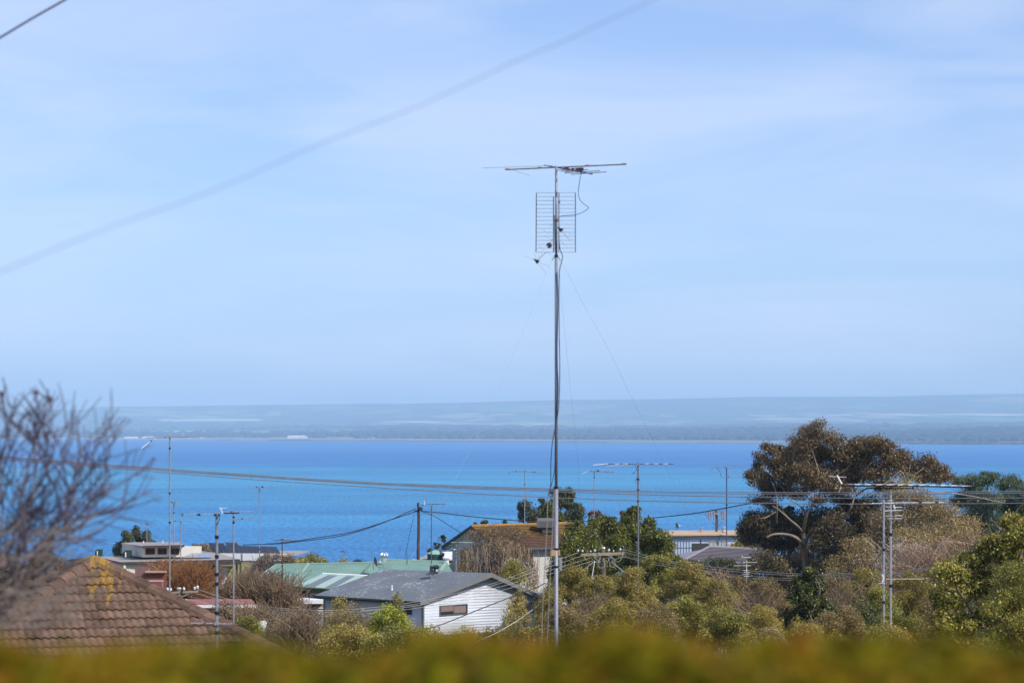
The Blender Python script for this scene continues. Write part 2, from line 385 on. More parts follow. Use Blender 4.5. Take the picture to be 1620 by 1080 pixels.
for i in range(420):
    u = rs.uniform(1385, 1720); x0 = (u - 810) / FPX * 7000; D = shore(x0) + rs.uniform(-30, 160) + (u < 1440) * 60; x = (u - 810) / FPX * D; z = far_z(x, D) - .5; h = rs.uniform(2.5, 5.5) * min(1, (u - 1380) / 60); w = rs.uniform(14, 40); b = len(V)
    V += [(x - w / 2, D, z), (x - w * .3, D - 3, z + h * .8), (x + w * .1, D, z + h), (x + w / 2, D, z + h * .3), (x + w / 2, D, z), (x, D - w * .4, z)]; F += [(b, b + 5, b + 1), (b + 5, b + 2, b + 1), (b + 5, b + 3, b + 2), (b + 5, b + 4, b + 3)]
me = bpy.data.meshes.new('salt_marsh_scrub'); me.from_pydata(V, [], F); me.materials.append(MATS['far trees']); tag(link_mesh('salt_marsh_scrub', me), 'dark low scrub on the spit at the far right waterline', None, None, 'stuff')
# sheds and houses over the water
wh = mat('far white wall', (.8, .8, .78), var=.05); gr_ = mat('far roof', (.42, .42, .44), var=.1)
def far_shed(u, D, w, h, label, group, name='farm_shed', deep=20):
    x = (u - 810) / FPX * D; z = far_z(x, D); L_ = w / FPX * D; H_ = h / FPX * D
    t = thing(name, (x, D, z), label, 'shed' if 'shed' in name else 'building', group)
    MB().box((x, D + deep / 2, z + H_ * .32), (L_, deep, H_ * .76)).build('wall', wh, t)
    a, b = x - L_ * .52, x + L_ * .52; y0, y1 = D - 2, D + deep + 2; z0, z1 = z + H_ * .70, z + H_
    MB().add([(a, y0, z0), (b, y0, z0), (b, y1, z0), (a, y1, z0), (a, (y0 + y1) / 2, z1), (b, (y0 + y1) / 2, z1)], [(0, 1, 5, 4), (2, 3, 4, 5), (0, 4, 3), (1, 2, 5), (0, 3, 2, 1)]).build('roof', wh if w > 12 else gr_, t)
far_shed(471, 9500, 32, 4.2, 'long white shed on the far shore, largest building across the bay', None, deep=60)
far_shed(206, 10150, 20, 3.2, 'low white shed at the far waterline under the left tree belt', None, deep=40)
far_shed(233, 10150, 17, 3.0, 'white shed just right of the low waterline shed across the bay', None, deep=40)
for cl, lb, gp in ((((105, 10900, 5), (112, 10900, 8), (119, 10950, 6)), 'tiny white farmhouse in the cluster on the green rise at far left', 'white farmhouses on the green rise'),
        (((158, 11000, 9), (196, 11050, 12)), 'tiny flat white shed along the top of the green field strip', 'white sheds above the green field'),
        (((90, 10300, 5), (138, 10200, 4), (245, 10000, 3), (300, 9950, 3), (318, 9950, 4)), 'tiny pale house along the left far waterline', 'pale houses at the left far waterline'),
        (((560, 9300, 3.5), (615, 9150, 5), (640, 9150, 3)), 'tiny pale waterline building right of the long white shed', 'pale buildings right of the long white shed'),
        (((1018, 8900, 5), (1039, 8950, 4)), 'tiny white hut on the far flats between the mast and the gum tree', 'huts on the far flats'),
        (((1522, 8600, 3), (1528, 8620, 3)), 'tiny white hut on the far flats right of the gum tree', 'huts right of the gum')):
    for u, D, w in cl: far_shed(u, D, w, 2.4, lb, gp, 'farm_building')

# ------------------------------------------------------------------ our hillside
NXg = 90; yg = [-30, -10, 0, 3, 6, 9, 12, 16, 20, 26, 33, 40, 50, 60, 72, 85, 100, 115, 130, 145, 160, 175, 190, 205, 220, 235, 250, 270, 290, 310, 330, 360, 400, 450, 500, 540, 570, 600, 700]
gv = []
for y in yg:
    hw = 60 + abs(y) * .75
    for i in range(NXg):
        x = -hw + 2 * hw * i / (NXg - 1); gv.append((x, y, gz(y) + (fbm(x, y, 14, 2.2) * .35 if y > 12 else 0)))
gf = [(j * NXg + i, j * NXg + i + 1, (j + 1) * NXg + i + 1, (j + 1) * NXg + i) for j in range(len(yg) - 1) for i in range(NXg - 1)]
me = bpy.data.meshes.new('ground'); me.from_pydata(gv, [], gf); me.shade_smooth()
me.materials.append(mat('dry grass ground', (.085, .078, .04), var=.45, scale=.6, bump=.6, bscale=4, spec=0.0))
tag(link_mesh('ground', me), kind='structure')

# ------------------------------------------------------------------ haze over the bay
hz, t = new_mat('haze air'); out = t.nodes.new('ShaderNodeOutputMaterial'); pv = t.nodes.new('ShaderNodeVolumePrincipled')
pv.inputs['Color'].default_value = (.54, .765, 1.0, 1); pv.inputs['Density'].default_value = 8.2e-5; pv.inputs['Anisotropy'].default_value = 0.0
t.links.new(pv.outputs[0], out.inputs['Volume'])
hb = MB().box((0, 12500, 200), (20000, 27200, 420)).build('haze', hz, kind='stuff')
hb['label'] = 'pale blue haze over the bay and the far hills'

# ================================================================== buildings
def RP(u, v, p0, n):
    """where the sight line of pixel (u, v) meets the plane through p0 with normal n"""
    d = P(u, v, 1.0) - Vector((0, 0, HC)); o = Vector((0, 0, HC))
    return o + d * ((Vector(p0) - o).dot(n) / d.dot(n))
ZUP = Vector((0, 0, 1))
def wall_plane(a, b):
    a, b = Vector(a), Vector(b); e = (b - a); e.z = 0; e.normalize(); n = Vector((e.y, -e.x, 0)); return e, n    # n looks to the camera side when a is left of b
def wall(t, a, b, z0, tops, m, th=.15, name='wall'):
    """upright wall from a to b; tops = list of (fraction, z) along its top edge"""
    a, b = Vector(a), Vector(b); e, n = wall_plane(a, b); Lw = (Vector((b.x, b.y, 0)) - Vector((a.x, a.y, 0))).length
    q = lambda f, z: Vector((a.x, a.y, 0)) + e * Lw * f + ZUP * z
    pts = [q(0, z0), q(1, z0)] + [q(f, z) for f, z in reversed(tops)]
    return MB().slab(pts, th, n).build(name, m, t)
def window(t, p0, n, e, u0, v0, u1, v1, frame_m, pane_m, bars=1, fr=.05, proud=.04):
    """window on the plane (p0, n): frame, sub-parts pane and bar"""
    a = RP(u0, v0, p0, n); b = RP(u1, v1, p0, n); w = (b - a).dot(e); h = a.z - b.z; c = (a + b) / 2 + n * proud * .5
    M = Matrix((e, n, ZUP)).transposed(); mb = MB()
    for s in (-1, 1):
        mb.box(c + e * s * (w / 2 - fr / 2), (fr, proud + .04, h), M)
        mb.box(c + ZUP * s * (h / 2 - fr / 2), (w - 2 * fr, proud + .03, fr), M)
    fo = mb.build('window', frame_m, t)
    MB().box(c - n * .01, (w - 2 * fr + .002, .02, h - 2 * fr + .002), M).build('pane', pane_m, fo)
    for i in range(bars):
        x = -w / 2 + w * (i + 1) / (bars + 1)
        MB().box(c + e * x, (fr * .8, proud + .02, h - 2 * fr - .004), M).build('bar', frame_m, fo)
    return fo

cream = mat('cream render', (.62, .57, .50), var=.08, scale=1.2, rough=.85, spec=.1)
khaki = mat('khaki render', (.38, .33, .17), var=.08, scale=1.0, rough=.85, spec=.1)
white_p = mat('white paint', (.74, .75, .77), var=.07, scale=1.5, rough=.55)
wb_white = mat('weatherboard paint', (.58, .62, .69), var=.09, scale=1.6, rough=.6, rnd=.05, spec=.15)
black_m = mat('black metal', (.02, .022, .024), var=.2, rough=.5)
dark_green = mat('dark green metal', (.02, .055, .045), var=.2, rough=.5)
glass_dark = mat('dark window glass', (.03, .03, .035), rough=.12, spec=.6, var=.3, scale=2)
glass_mauve = mat('blind behind glass', (.16, .115, .11), rough=.25, spec=.5, var=.25, scale=2)
red_frame = mat('red window frame', (.20, .05, .05), rough=.6)
grey_frame = mat('grey green trim', (.11, .13, .13), rough=.6)
galv = mat('galvanised steel', (.42, .44, .47), rough=.42, metal=.55, var=.15, scale=4)
alu = mat('aluminium', (.62, .64, .68), rough=.35, metal=.7, var=.12, scale=6)
dull = mat('weathered aluminium', (.30, .31, .34), rough=.55, metal=.4, var=.2, scale=6)
rust = mat('rusty pipe', (.10, .045, .03), rough=.8, var=.3, scale=8)
plastic = mat('black plastic', (.012, .012, .014), rough=.45)
brick_red = mat('red brick', (.24, .075, .045), var=.25, scale=5, rough=.9, spec=.1)
timber = mat('weathered timber', (.17, .125, .09), var=.3, scale=2.5, rough=.9, stretch=(6, 6, .6), bump=.5, bscale=14, spec=.1)
tan_p = mat('tan roof sheet', (.50, .36, .22), var=.12, rough=.7, spec=.2)

def ribbed(name, col, step, axis, speck=0.0, rough=.5, var=.08, bump=.6, rust_c=None, spec=.3):
    """sheet metal: fine ribs as relief, faint stains, optional light specks of grit and lichen"""
    m, t = new_mat(name); LN = t.links.new; out = t.nodes.new('ShaderNodeOutputMaterial'); b = t.nodes.new('ShaderNodeBsdfPrincipled'); LN(b.outputs[0], out.inputs[0])
    b.inputs['Roughness'].default_value = rough; b.inputs['Specular IOR Level'].default_value = spec
    tc = t.nodes.new('ShaderNodeTexCoord'); dt = t.nodes.new('ShaderNodeVectorMath'); dt.operation = 'DOT_PRODUCT'; dt.inputs[1].default_value = axis
    LN(tc.outputs['Object'], dt.inputs[0])
    ml = t.nodes.new('ShaderNodeMath'); ml.operation = 'MULTIPLY'; ml.inputs[1].default_value = 2 * PI / step; LN(dt.outputs['Value'], ml.inputs[0])
    si = t.nodes.new('ShaderNodeMath'); si.operation = 'SINE'; LN(ml.outputs[0], si.inputs[0])
    bp = t.nodes.new('ShaderNodeBump'); bp.inputs['Strength'].default_value = bump; bp.inputs['Distance'].default_value = .02; LN(si.outputs[0], bp.inputs['Height']); LN(bp.outputs[0], b.inputs['Normal'])
    nz = t.nodes.new('ShaderNodeTexNoise'); nz.inputs['Scale'].default_value = .7; nz.inputs['Detail'].default_value = 6; LN(tc.outputs['Object'], nz.inputs[0])
    mr = t.nodes.new('ShaderNodeMapRange'); mr.inputs[1].default_value = .3; mr.inputs[2].default_value = .7; mr.inputs[3].default_value = 1 - var; mr.inputs[4].default_value = 1 + var; LN(nz.outputs['Fac'], mr.inputs[0])
    mu = t.nodes.new('ShaderNodeVectorMath'); mu.operation = 'SCALE'; mu.inputs[0].default_value = col; LN(mr.outputs[0], mu.inputs['Scale'])
    last = mu.outputs[0]
    if speck:
        n2 = t.nodes.new('ShaderNodeTexNoise'); n2.inputs['Scale'].default_value = 5.5; n2.inputs['Detail'].default_value = 3; LN(tc.outputs['Object'], n2.inputs[0])
        n3 = t.nodes.new('ShaderNodeMath'); n3.operation = 'MULTIPLY_ADD'; n3.inputs[1].default_value = .5; LN(nz.outputs['Fac'], n3.inputs[0]); LN(n2.outputs['Fac'], n3.inputs[2])
        m3 = t.nodes.new('ShaderNodeMapRange'); m3.inputs[1].default_value = .885 ; m3.inputs[2].default_value = .93; m3.inputs[4].default_value = speck; LN(n3.outputs[0], m3.inputs[0])
        mx = t.nodes.new('ShaderNodeMix'); mx.data_type = 'RGBA'; LN(m3.outputs[0], mx.inputs['Factor']); LN(last, mx.inputs['A']); mx.inputs['B'].default_value = (.55, .55, .48, 1); last = mx.outputs['Result']
    LN(last, b.inputs['Base Color']); MATS[name] = m; return m

def brick_mat(name, c1, c2, mortar, axis=(1, 0, 0)):
    m, t = new_mat(name); LN = t.links.new; out = t.nodes.new('ShaderNodeOutputMaterial'); b = t.nodes.new('ShaderNodeBsdfPrincipled'); LN(b.outputs[0], out.inputs[0]); b.inputs['Roughness'].default_value = .9; b.inputs['Specular IOR Level'].default_value = .1
    tc = t.nodes.new('ShaderNodeTexCoord'); dt = t.nodes.new('ShaderNodeVectorMath'); dt.operation = 'DOT_PRODUCT'; dt.inputs[1].default_value = axis; LN(tc.outputs['Object'], dt.inputs[0])
    sp = t.nodes.new('ShaderNodeSeparateXYZ'); LN(tc.outputs['Object'], sp.inputs[0]); cb = t.nodes.new('ShaderNodeCombineXYZ'); LN(dt.outputs['Value'], cb.inputs[0]); LN(sp.outputs[2], cb.inputs[1])
    br = t.nodes.new('ShaderNodeTexBrick'); br.inputs['Scale'].default_value = 1; br.inputs['Brick Width'].default_value = .24; br.inputs['Row Height'].default_value = .086; br.inputs['Mortar Size'].default_value = .012
    br.inputs['Color1'].default_value = (*c1, 1); br.inputs['Color2'].default_value = (*c2, 1); br.inputs['Mortar'].default_value = (*mortar, 1); LN(cb.outputs[0], br.inputs['Vector']); LN(br.outputs['Color'], b.inputs['Base Color'])
    MATS[name] = m; return m

# ------------------------------------------------------------------ near tiled roof (hip roof of terracotta-brown double roll tiles)
def tile_material():
    m, t = new_mat('brown roof tile'); LN = t.links.new; out = t.nodes.new('ShaderNodeOutputMaterial'); b = t.nodes.new('ShaderNodeBsdfPrincipled'); LN(b.outputs[0], out.inputs[0]); b.inputs['Roughness'].default_value = .88; b.inputs['Specular IOR Level'].default_value = .12
    ge = t.nodes.new('ShaderNodeNewGeometry'); oi = t.nodes.new('ShaderNodeObjectInfo')
    nz = t.nodes.new('ShaderNodeTexNoise'); nz.inputs['Scale'].default_value = 3.0; nz.inputs['Detail'].default_value = 7; nz.inputs['Roughness'].default_value = .65; LN(ge.outputs['Position'], nz.inputs[0])
    mr = t.nodes.new('ShaderNodeMapRange'); mr.inputs[1].default_value = .3; mr.inputs[2].default_value = .7; mr.inputs[3].default_value = .58; mr.inputs[4].default_value = 1.42; LN(nz.outputs['Fac'], mr.inputs[0])
    m2 = t.nodes.new('ShaderNodeMapRange'); m2.inputs[3].default_value = .78; m2.inputs[4].default_value = 1.2; LN(oi.outputs['Random'], m2.inputs[0])
    mm = t.nodes.new('ShaderNodeMath'); mm.operation = 'MULTIPLY'; LN(mr.outputs[0], mm.inputs[0]); LN(m2.outputs[0], mm.inputs[1])
    mu = t.nodes.new('ShaderNodeVectorMath'); mu.operation = 'SCALE'; mu.inputs[0].default_value = (.138, .087, .064); LN(mm.outputs[0], mu.inputs['Scale'])
    # yellow lichen running down the tiles below the peak
    A = P(148, 888, 50)
    sb = t.nodes.new('ShaderNodeVectorMath'); sb.operation = 'SUBTRACT'; sb.inputs[1].default_value = A; LN(ge.outputs['Position'], sb.inputs[0])
    sp = t.nodes.new('ShaderNodeSeparateXYZ'); LN(sb.outputs[0], sp.inputs[0])
    def math_(op, a, b_, c=None):
        n = t.nodes.new('ShaderNodeMath'); n.operation = op
        for i, q in enumerate((a, b_, c)):
            if q is None: continue
            if isinstance(q, (int, float)): n.inputs[i].default_value = q
            else: LN(q, n.inputs[i])
        return n.outputs[0]
    yy = math_('MULTIPLY', sp.outputs[1], -1.0)
    xl = math_('MULTIPLY_ADD', yy, -.30, sp.outputs[0])                # drifts right going down
    dx = math_('ABSOLUTE', math_('SUBTRACT', xl, .10), 0)
    mx_ = math_('SUBTRACT', 1.0, math_('DIVIDE', dx, .75))
    my_ = math_('SUBTRACT', 1.0, math_('DIVIDE', yy, 2.6))
    msk = math_('MULTIPLY', math_('MAXIMUM', mx_, 0), math_('MAXIMUM', my_, 0))
    mp = t.nodes.new('ShaderNodeMapping'); mp.inputs['Scale'].default_value = (11.0, 1.1, 1.1); LN(ge.outputs['Position'], mp.inputs[0])
    n4 = t.nodes.new('ShaderNodeTexNoise'); n4.inputs['Scale'].default_value = 1; n4.inputs['Detail'].default_value = 5; LN(mp.outputs[0], n4.inputs[0])
    fac = math_('MULTIPLY_ADD', msk, .55, math_('SUBTRACT', n4.outputs['Fac'], .5))
    f2 = t.nodes.new('ShaderNodeMapRange'); f2.inputs[1].default_value = .27; f2.inputs[2].default_value = .52; LN(fac, f2.inputs[0])
    cl = math_('MULTIPLY', f2.outputs[0], .8)
    mx = t.nodes.new('ShaderNodeMix'); mx.data_type = 'RGBA'; LN(cl, mx.inputs['Factor']); LN(mu.outputs[0], mx.inputs['A']); mx.inputs['B'].default_value = (.40, .235, .03, 1)
    LN(mx.outputs['Result'], b.inputs['Base Color']); MATS['tile'] = m; return m
tile_m = tile_material()
def near_roof():
    A = P(148, 888, 50); base = Vector((A.x, A.y, gz(50)))
    t = thing('tiled_house', base, 'low house with brown double-roll tiled hip roof, yellow lichen streaks under its peak', 'house')
    TAN = .53; p = math.atan(TAN); cp, sp = math.cos(p), math.sin(p)
    G = .325; WT = .30
    def tile_geo(w=WT, n=12, rows=1):
        vs = []; fs = []
        for i in range(n + 1):
            a = -w / 2 + w * i / n; hh = .031 * (.5 - .5 * math.cos(2 * PI * (a + w / 2) / .15)) ** .8
            vs += [(a, -.055, hh + .0), (a, G, hh * 1.15 + .055), (a, G, hh * 1.15 + .022)]      # s grows downslope: head, nose top, nose foot
        for i in range(n):
            k = i * 3; fs += [(k, k + 1, k + 4, k + 3), (k + 1, k + 2, k + 5, k + 4)]
        return vs, fs
    vs0, fs0 = tile_geo()
    shared = bpy.data.meshes.new('tile'); shared.from_pydata(vs0, [], fs0); shared.materials.append(tile_m); shared.shade_smooth()
    me_e = shared
    rot = R(-5)
    faces = []
    for k, (show) in enumerate((True, False, False, True)):      # front, right, back, left  (downslope azimuths)
        az = R(-73) + k * PI / 2
        g = Vector((math.cos(az), math.sin(az), 0)); e = Vector((-g.y, g.x, 0))
        s_dir = (g * cp - ZUP * sp); nn = (g * sp + ZUP * cp)
        M3 = Matrix((e, s_dir, nn)).transposed()
        if M3.determinant() < 0: e = -e; M3 = Matrix((e, s_dir, nn)).transposed()
        rest = MB()
        for i in range(0, 16):
            s0 = i * G; tmid = (s0 + G * .9) * cp
            hw = tmid
            nT = int(hw / WT) + 1; off = 0.0
            part_row = show and i < 12
            for j in range(-nT, nT + 1):
                a = j * WT + off
                t_hi = (s0 - .055) * cp; t_lo = (s0 + G) * cp
                if abs(a) - WT / 2 > t_lo: continue
                o = A + e * a + s_dir * s0
                clip = abs(a) + WT / 2 > max(0, t_hi)
                jit = random.uniform(-.007, .009)
                o = o + nn * jit
                if not clip and part_row:
                    ob = bpy.data.objects.new('tile', shared); COL.objects.link(ob); ob.parent = t
                    ob.matrix_local = Matrix.Translation(o - base) @ M3.to_4x4(); ORG[ob.name] = base
                    continue
                vs = [o + M3 @ Vector(q) for q in vs0]
                if clip:
                    bm = bmesh.new(); bv = [bm.verts.new(q) for q in vs]
                    for f in fs0: bm.faces.new([bv[q] for q in f])
                    for sgn in (-1, 1):
                        pn = (e * sgn - g).normalized()
                        bmesh.ops.bisect_plane(bm, geom=bm.verts[:] + bm.edges[:] + bm.faces[:], plane_co=A, plane_no=pn, clear_outer=True)
                    if len(bm.faces) == 0: bm.free(); continue
                    bm.verts.index_update()
                    vs = [v.co.copy() for v in bm.verts]; fs = [tuple(v.index for v in f.verts) for f in bm.faces]; bm.free()
                else: fs = fs0
                if part_row:
                    mb = MB().add(vs, fs); mb.build('tile', tile_m, t, smooth=True)
                else: rest.add(vs, fs)
        if rest.v: rest.build('roof_tiles', tile_m, t, kind='stuff', smooth=True)
    # capping along the four hips, each cap a tile of its own
    for az in (R(-28), R(-118), R(-208), R(62)):
        h = Vector((math.cos(az), math.sin(az), 0)); drop = TAN / math.sqrt(2)
        dirv = (h - ZUP * drop).normalized(); side = Vector((-h.y, h.x, 0)); up = side.cross(dirv); up = up if up.z > 0 else -up
        for i in range(15):
            o = A + dirv * (i * .37 + .02) + up * .035 + ZUP * .005
            prof = [(-.165, -.05), (-.135, .03), (-.05, .095), (.05, .095), (.135, .03), (.165, -.05)]
            vs = []
            for s_, k in ((-.03, .96), (.40, 1.05)):
                for (q, w) in prof: vs.append(o + dirv * s_ + side * q * k + up * (w * k + (0 if s_ < 0 else .016)))
            for (q, w) in prof: vs.append(o + dirv * .40 + side * q * .92 + up * (w * .9 - .012))
            n = len(prof); fs = [(j, j + 1, n + j + 1, n + j) for j in range(n - 1)] + [(n + j, n + j + 1, 2 * n + j + 1, 2 * n + j) for j in range(n - 1)]
            MB().add(vs, fs).build('ridge_tile', tile_m, t)
    MB().lathe(A + ZUP * .02, [(.20, -.08), (.17, .03), (.09, .085), (.02, .10)], 10).build('peak_cap', tile_m, t)
    # deck under the tiles, gutter and walls below
    hw = 4.9; az0 = R(-73); g = Vector((math.cos(az0), math.sin(az0), 0)); e = Vector((-g.y, g.x, 0)); dz = ZUP * -.02
    cs = [A + g * hw * a + e * hw * b - ZUP * TAN * hw + dz for a, b in ((1, -1), (1, 1), (-1, 1), (-1, -1))]
    MB().add(cs + [A + dz], [(0, 1, 4), (1, 2, 4), (2, 3, 4), (3, 0, 4), (3, 2, 1, 0)]).build('roof_deck', timber, t)
    iw = hw - .5; zt = A.z - TAN * hw - .1
    for k in range(4):
        az = az0 + k * PI / 2; g2 = Vector((math.cos(az), math.sin(az), 0)); e2 = Vector((-g2.y, g2.x, 0))
        c = Vector((A.x, A.y, (base.z + zt) / 2 - .2)) + g2 * (iw - .1)
        MB().box(c, (2 * iw - (.4 if k % 2 else 0), .2, zt - base.z + .4), Matrix((e2, g2, ZUP)).transposed()).build('wall', cream, t)
        c = Vector((A.x, A.y, zt + .05)) + g2 * (hw + .06)
        MB().box(c, (2 * hw, .11, .12), Matrix((e2, g2, ZUP)).transposed()).build('gutter', white_p, t)
near_roof()

# ------------------------------------------------------------------ small fittings
def dish(t, c, r, look, m=None, name='satellite_dish', leg=.6, arm=True):
    """bowl that looks along 'look', arm with its receiver, bent leg"""
    look = Vector(look).normalized(); q = look.to_track_quat('Z', 'Y').to_matrix(); m = m or black_m
    MB().lathe(c, [(.02, 0.0), (r * .5, .06 * r), (r * .85, .2 * r), (r, .3 * r), (r * .99, .26 * r), (r * .5, .02 * r), (.02, -.05 * r)], 20, q).build('bowl', m, t, smooth=True)
    if arm:
        lo = Vector(c) + q @ Vector((0, -r * .9, .2 * r)); lo2 = Vector(c) - ZUP * r * .7; f = Vector(c) + look * r * 1.25 - ZUP * r * .35
        MB().tube([lo2, (lo2 + f) / 2 - ZUP * .04, f], .018, 5).build('feed_arm', dull, t)
        MB().box(f + ZUP * .03, (.10, .10, .13)).build('receiver', white_p, t)
    MB().tube([Vector(c) - look * .05, Vector(c) - look * .12 - ZUP * leg * .4, Vector(c) - look * .05 - ZUP * leg], .025, 6).build('leg', dull, t)
def whirly(loc, r, label, m=None, cat='roof vent'):
    """turbine roof vent: throat, finned head, cap"""
    loc = Vector(loc); m = m or alu; t = thing('turbine_vent', loc, label, cat)
    MB().lathe(loc, [(r * .62, -.15), (r * .62, r * .6), (r * .75, r * .65), (r * .75, r * .75)], 12).build('throat', m, t)
    mb = MB()
    for k in range(16):
        a = 2 * PI * k / 16; a2 = a + .5
        pts = [loc + Vector((math.cos(a + .25 * i / 3) * rr, math.sin(a + .25 * i / 3) * rr, z)) for i, (rr, z) in enumerate(((r * .75, r * .75), (r, r * 1.05), (r * .97, r * 1.3), (r * .55, r * 1.62)))]
        mb.tube(pts, r * .11, 4)
    mb.build('fins', m, t); MB().lathe(loc, [(r * .86, r * .8), (r * .9, r * 1.2), (r * .55, r * 1.6), (r * .25, r * 1.72), (.01, r * 1.74)], 12).build('cap', m, t, smooth=True)
def flue(loc, h, r, label, m, hat=True, cat='flue'):
    loc = Vector(loc); t = thing('roof_flue', loc, label, cat)
    MB().tube([loc - ZUP * .2, loc + ZUP * h], r, 8).build('pipe', m, t)
    MB().lathe(loc, [(r * 2.0, -.06), (r * 1.5, .05), (r * 1.02, .10)], 10).build('flashing', m, t)
    if hat: MB().lathe(loc + ZUP * (h + .03), [(r * 1.7, 0), (r * 1.7, .03), (.01, r * 1.3)], 10).build('cowl', m, t)

# ------------------------------------------------------------------ white weatherboard house with the grey roof
def weatherboard_house():
    A = P(606, 900, 166); B = P(778, 906, 160); C = P(665, 951, 156); D = P(497, 941, 161); E = P(881, 953, 165)
    E2 = A + (E - B); zb = gz(160) - .3
    base = Vector(((C.x + E.x) / 2, (C.y + A.y) / 2, zb)); base = Vector((-4, 161, zb))
    t = thing('weatherboard_house', base, 'white weatherboard house with plain grey metal roof and low street-facing gable', 'house')
    rm = ribbed('grey roof sheet', (.135, .150, .168), .19, tuple((B - A).normalized()), speck=.55, rough=.55, bump=.25)
    MB().slab([D, C, B, A], .10).build('roof', rm, t, label='grey metal roof slope facing the camera, specked with grit')
    MB().slab([A, B, E, E2], .10).build('roof', rm, t)
    ov = (A - B); ov.z = 0; ov.normalize()
    e, n = wall_plane(C, E)
    up = ZUP
    # barge boards on the gable rakes, gutter along the low eave
    grey_b = mat('grey barge board', (.16, .165, .17), rough=.6)
    for a, b in ((C, B), (B, E)):
        a2, b2 = a - up * .13 + n * .02, b - up * .13 + n * .02
        MB().slab([a2 - up * .14, b2 - up * .14, b2 + up * .14, a2 + up * .14], .05, n).build('barge_board', grey_b, t)
        d2 = ov * .12   # soffit
        MB().slab([a - up * .28 + n*.0, a - up * .28 + d2, b - up * .28 + d2, b - up * .28], .03, -up).build('soffit', grey_b, t)
    MB().tube([D - up * .12 - n * .0, C - up * .12], .075, 6).build('gutter', black_m, t)
    sl, sn = wall_plane(D, C)      # side wall that looks to the left front
    # walls: backing sheets, then the boards one by one
    ins = .13
    Cw = C - sn * .45 + ov * ins; Ew = E + ov * ins - e * .45; Dw = D - sn * .45 - ov * .5
    Lg = (Vector((Ew.x, Ew.y, 0)) - Vector((Cw.x, Cw.y, 0))).length
    q0 = Vector((Cw.x, Cw.y, 0)); fB = (Vector((B.x, B.y, 0)) - q0).dot(e) / Lg
    # height of the roof's underside over the wall, from the roof planes
    nl = (C - D).cross(B - C).normalized(); nr = (B - A).cross(E - B).normalized()
    def under(p, lft):
        nn, p0 = (nl, C) if lft else (nr, B)
        return p0.z - ((p.x - p0.x) * nn.x + (p.y - p0.y) * nn.y) / nn.z - .14
    z_l = under(q0, True); z_r = under(q0 + e * Lg, False); z_m = min(under(q0 + e * Lg * fB, True), under(q0 + e * Lg * fB, False))
    wall(t, Cw - n * .02, Ew - n * .02, zb, [(0, z_l), (fB, z_m), (1, z_r)], mat('grey wall lining', (.36, .385, .43)), .12)
    q1 = Vector((Dw.x, Dw.y, 0)); Ls = (q0 - q1).length; z_s = min(z_l, under(q1, True))
    wall(t, Vector((Dw.x, Dw.y, 0)) - sn * .02, Vector((Cw.x, Cw.y, 0)) - sn * .02, zb, [(0, z_s), (1, z_l)], mat('grey wall lining', (.36, .385, .43)), .12)
    def board(p, q, za, zb_, nn, ta=None, tb=None):
        # lapped board: top edge set back, foot proud; ta, tb pull in the upper corners under the rake
        ta = ta if ta is not None else p; tb = tb if tb is not None else q
        v = [p + up * za - nn * .01, q + up * za - nn * .01, q + up * za + nn * .034, p + up * za + nn * .034,
             ta + up * zb_ - nn * .01, tb + up * zb_ - nn * .01, tb + up * zb_ + nn * .006, ta + up * zb_ + nn * .006]
        MB().add(v, [(0, 1, 2, 3), (7, 6, 5, 4), (3, 2, 6, 7), (0, 4, 5, 1), (0, 3, 7, 4), (1, 5, 6, 2)]).build('board', wb_white, t)
    pitch = .185; z = zb + .15
    while z < z_m - .06:
        z1 = min(z + pitch - .014, z_m - .01)
        lim = lambda zz: (0.0 if zz <= z_l else (zz - z_l) / (z_m - z_l) * fB, 1.0 if zz <= z_r else 1 - (zz - z_r) / (z_m - z_r) * (1 - fB))
        (a0, b0), (a1, b1) = lim(z), lim(z1)
        if (b0 - a0) * Lg > .3: board(q0 + e * Lg * a0, q0 + e * Lg * b0, z, z1 + .012, n, q0 + e * Lg * min(a1, b0), q0 + e * Lg * max(b1, a0))
        z += pitch
    z = zb + .15
    while z < z_s - .02:
        board(q1, q0 - sl * .0, z, min(z + pitch - .014, z_s) + .012, sn); z += pitch
    # corner stop, windows
    MB().box(Vector((Cw.x, Cw.y, (zb + z_l) / 2)) + n * .02 + sn * .02, (.13, .13, z_l - zb), Matrix((e, n, up)).transposed()).build('corner_stop', grey_frame, t)
    Mw = Matrix((e, n, up)).transposed()
    for u0, v0, u1, v1 in ((695, 957.5, 739, 970.5), (811.5, 955, 850, 968)):
        wo_ = window(t, Cw + n * .03, n, e, u0, v0, u1, v1, grey_frame, glass_dark, 1)
        for f0, f1, dn in ((.05, .49, .66), (.51, .95, .80)):
            a_ = RP(u0 + (u1 - u0) * f0, v0 + .9, Cw + n * .03, n); b_ = RP(u0 + (u1 - u0) * f1, v0 + (v1 - v0) * dn, Cw + n * .03, n)
            MB().box((a_ + b_) / 2 + n * .03, ((b_ - a_).dot(e), .012, a_.z - b_.z), Mw).build('blind', mat('mauve blind', (.20, .15, .145), var=.12), wo_)
    window(t, Cw + sn * .03, sn, sl, 640, 958, 652, 972, grey_frame, glass_dark, 0)
    # verandah posts under the low left corner and dark eave lining
    for u, v0, v1, d in ((513, 944, 990, 160.5), (538, 947, 990, 160.0)):
        p = P(u, v0, d); MB().box((p.x, p.y, (p.z + zb) / 2), (.13, .13, p.z - zb)).build('verandah_post', dark_green, t)
    # back walls closing the volume
    Bk = Vector((A.x, A.y, 0)) - ov * .5; 
    wall(t, Vector((E2.x, E2.y, 0)) - ov * .5 - e * .45, q1, zb, [(0, z_s), (1, z_s)], wb_white, .12)
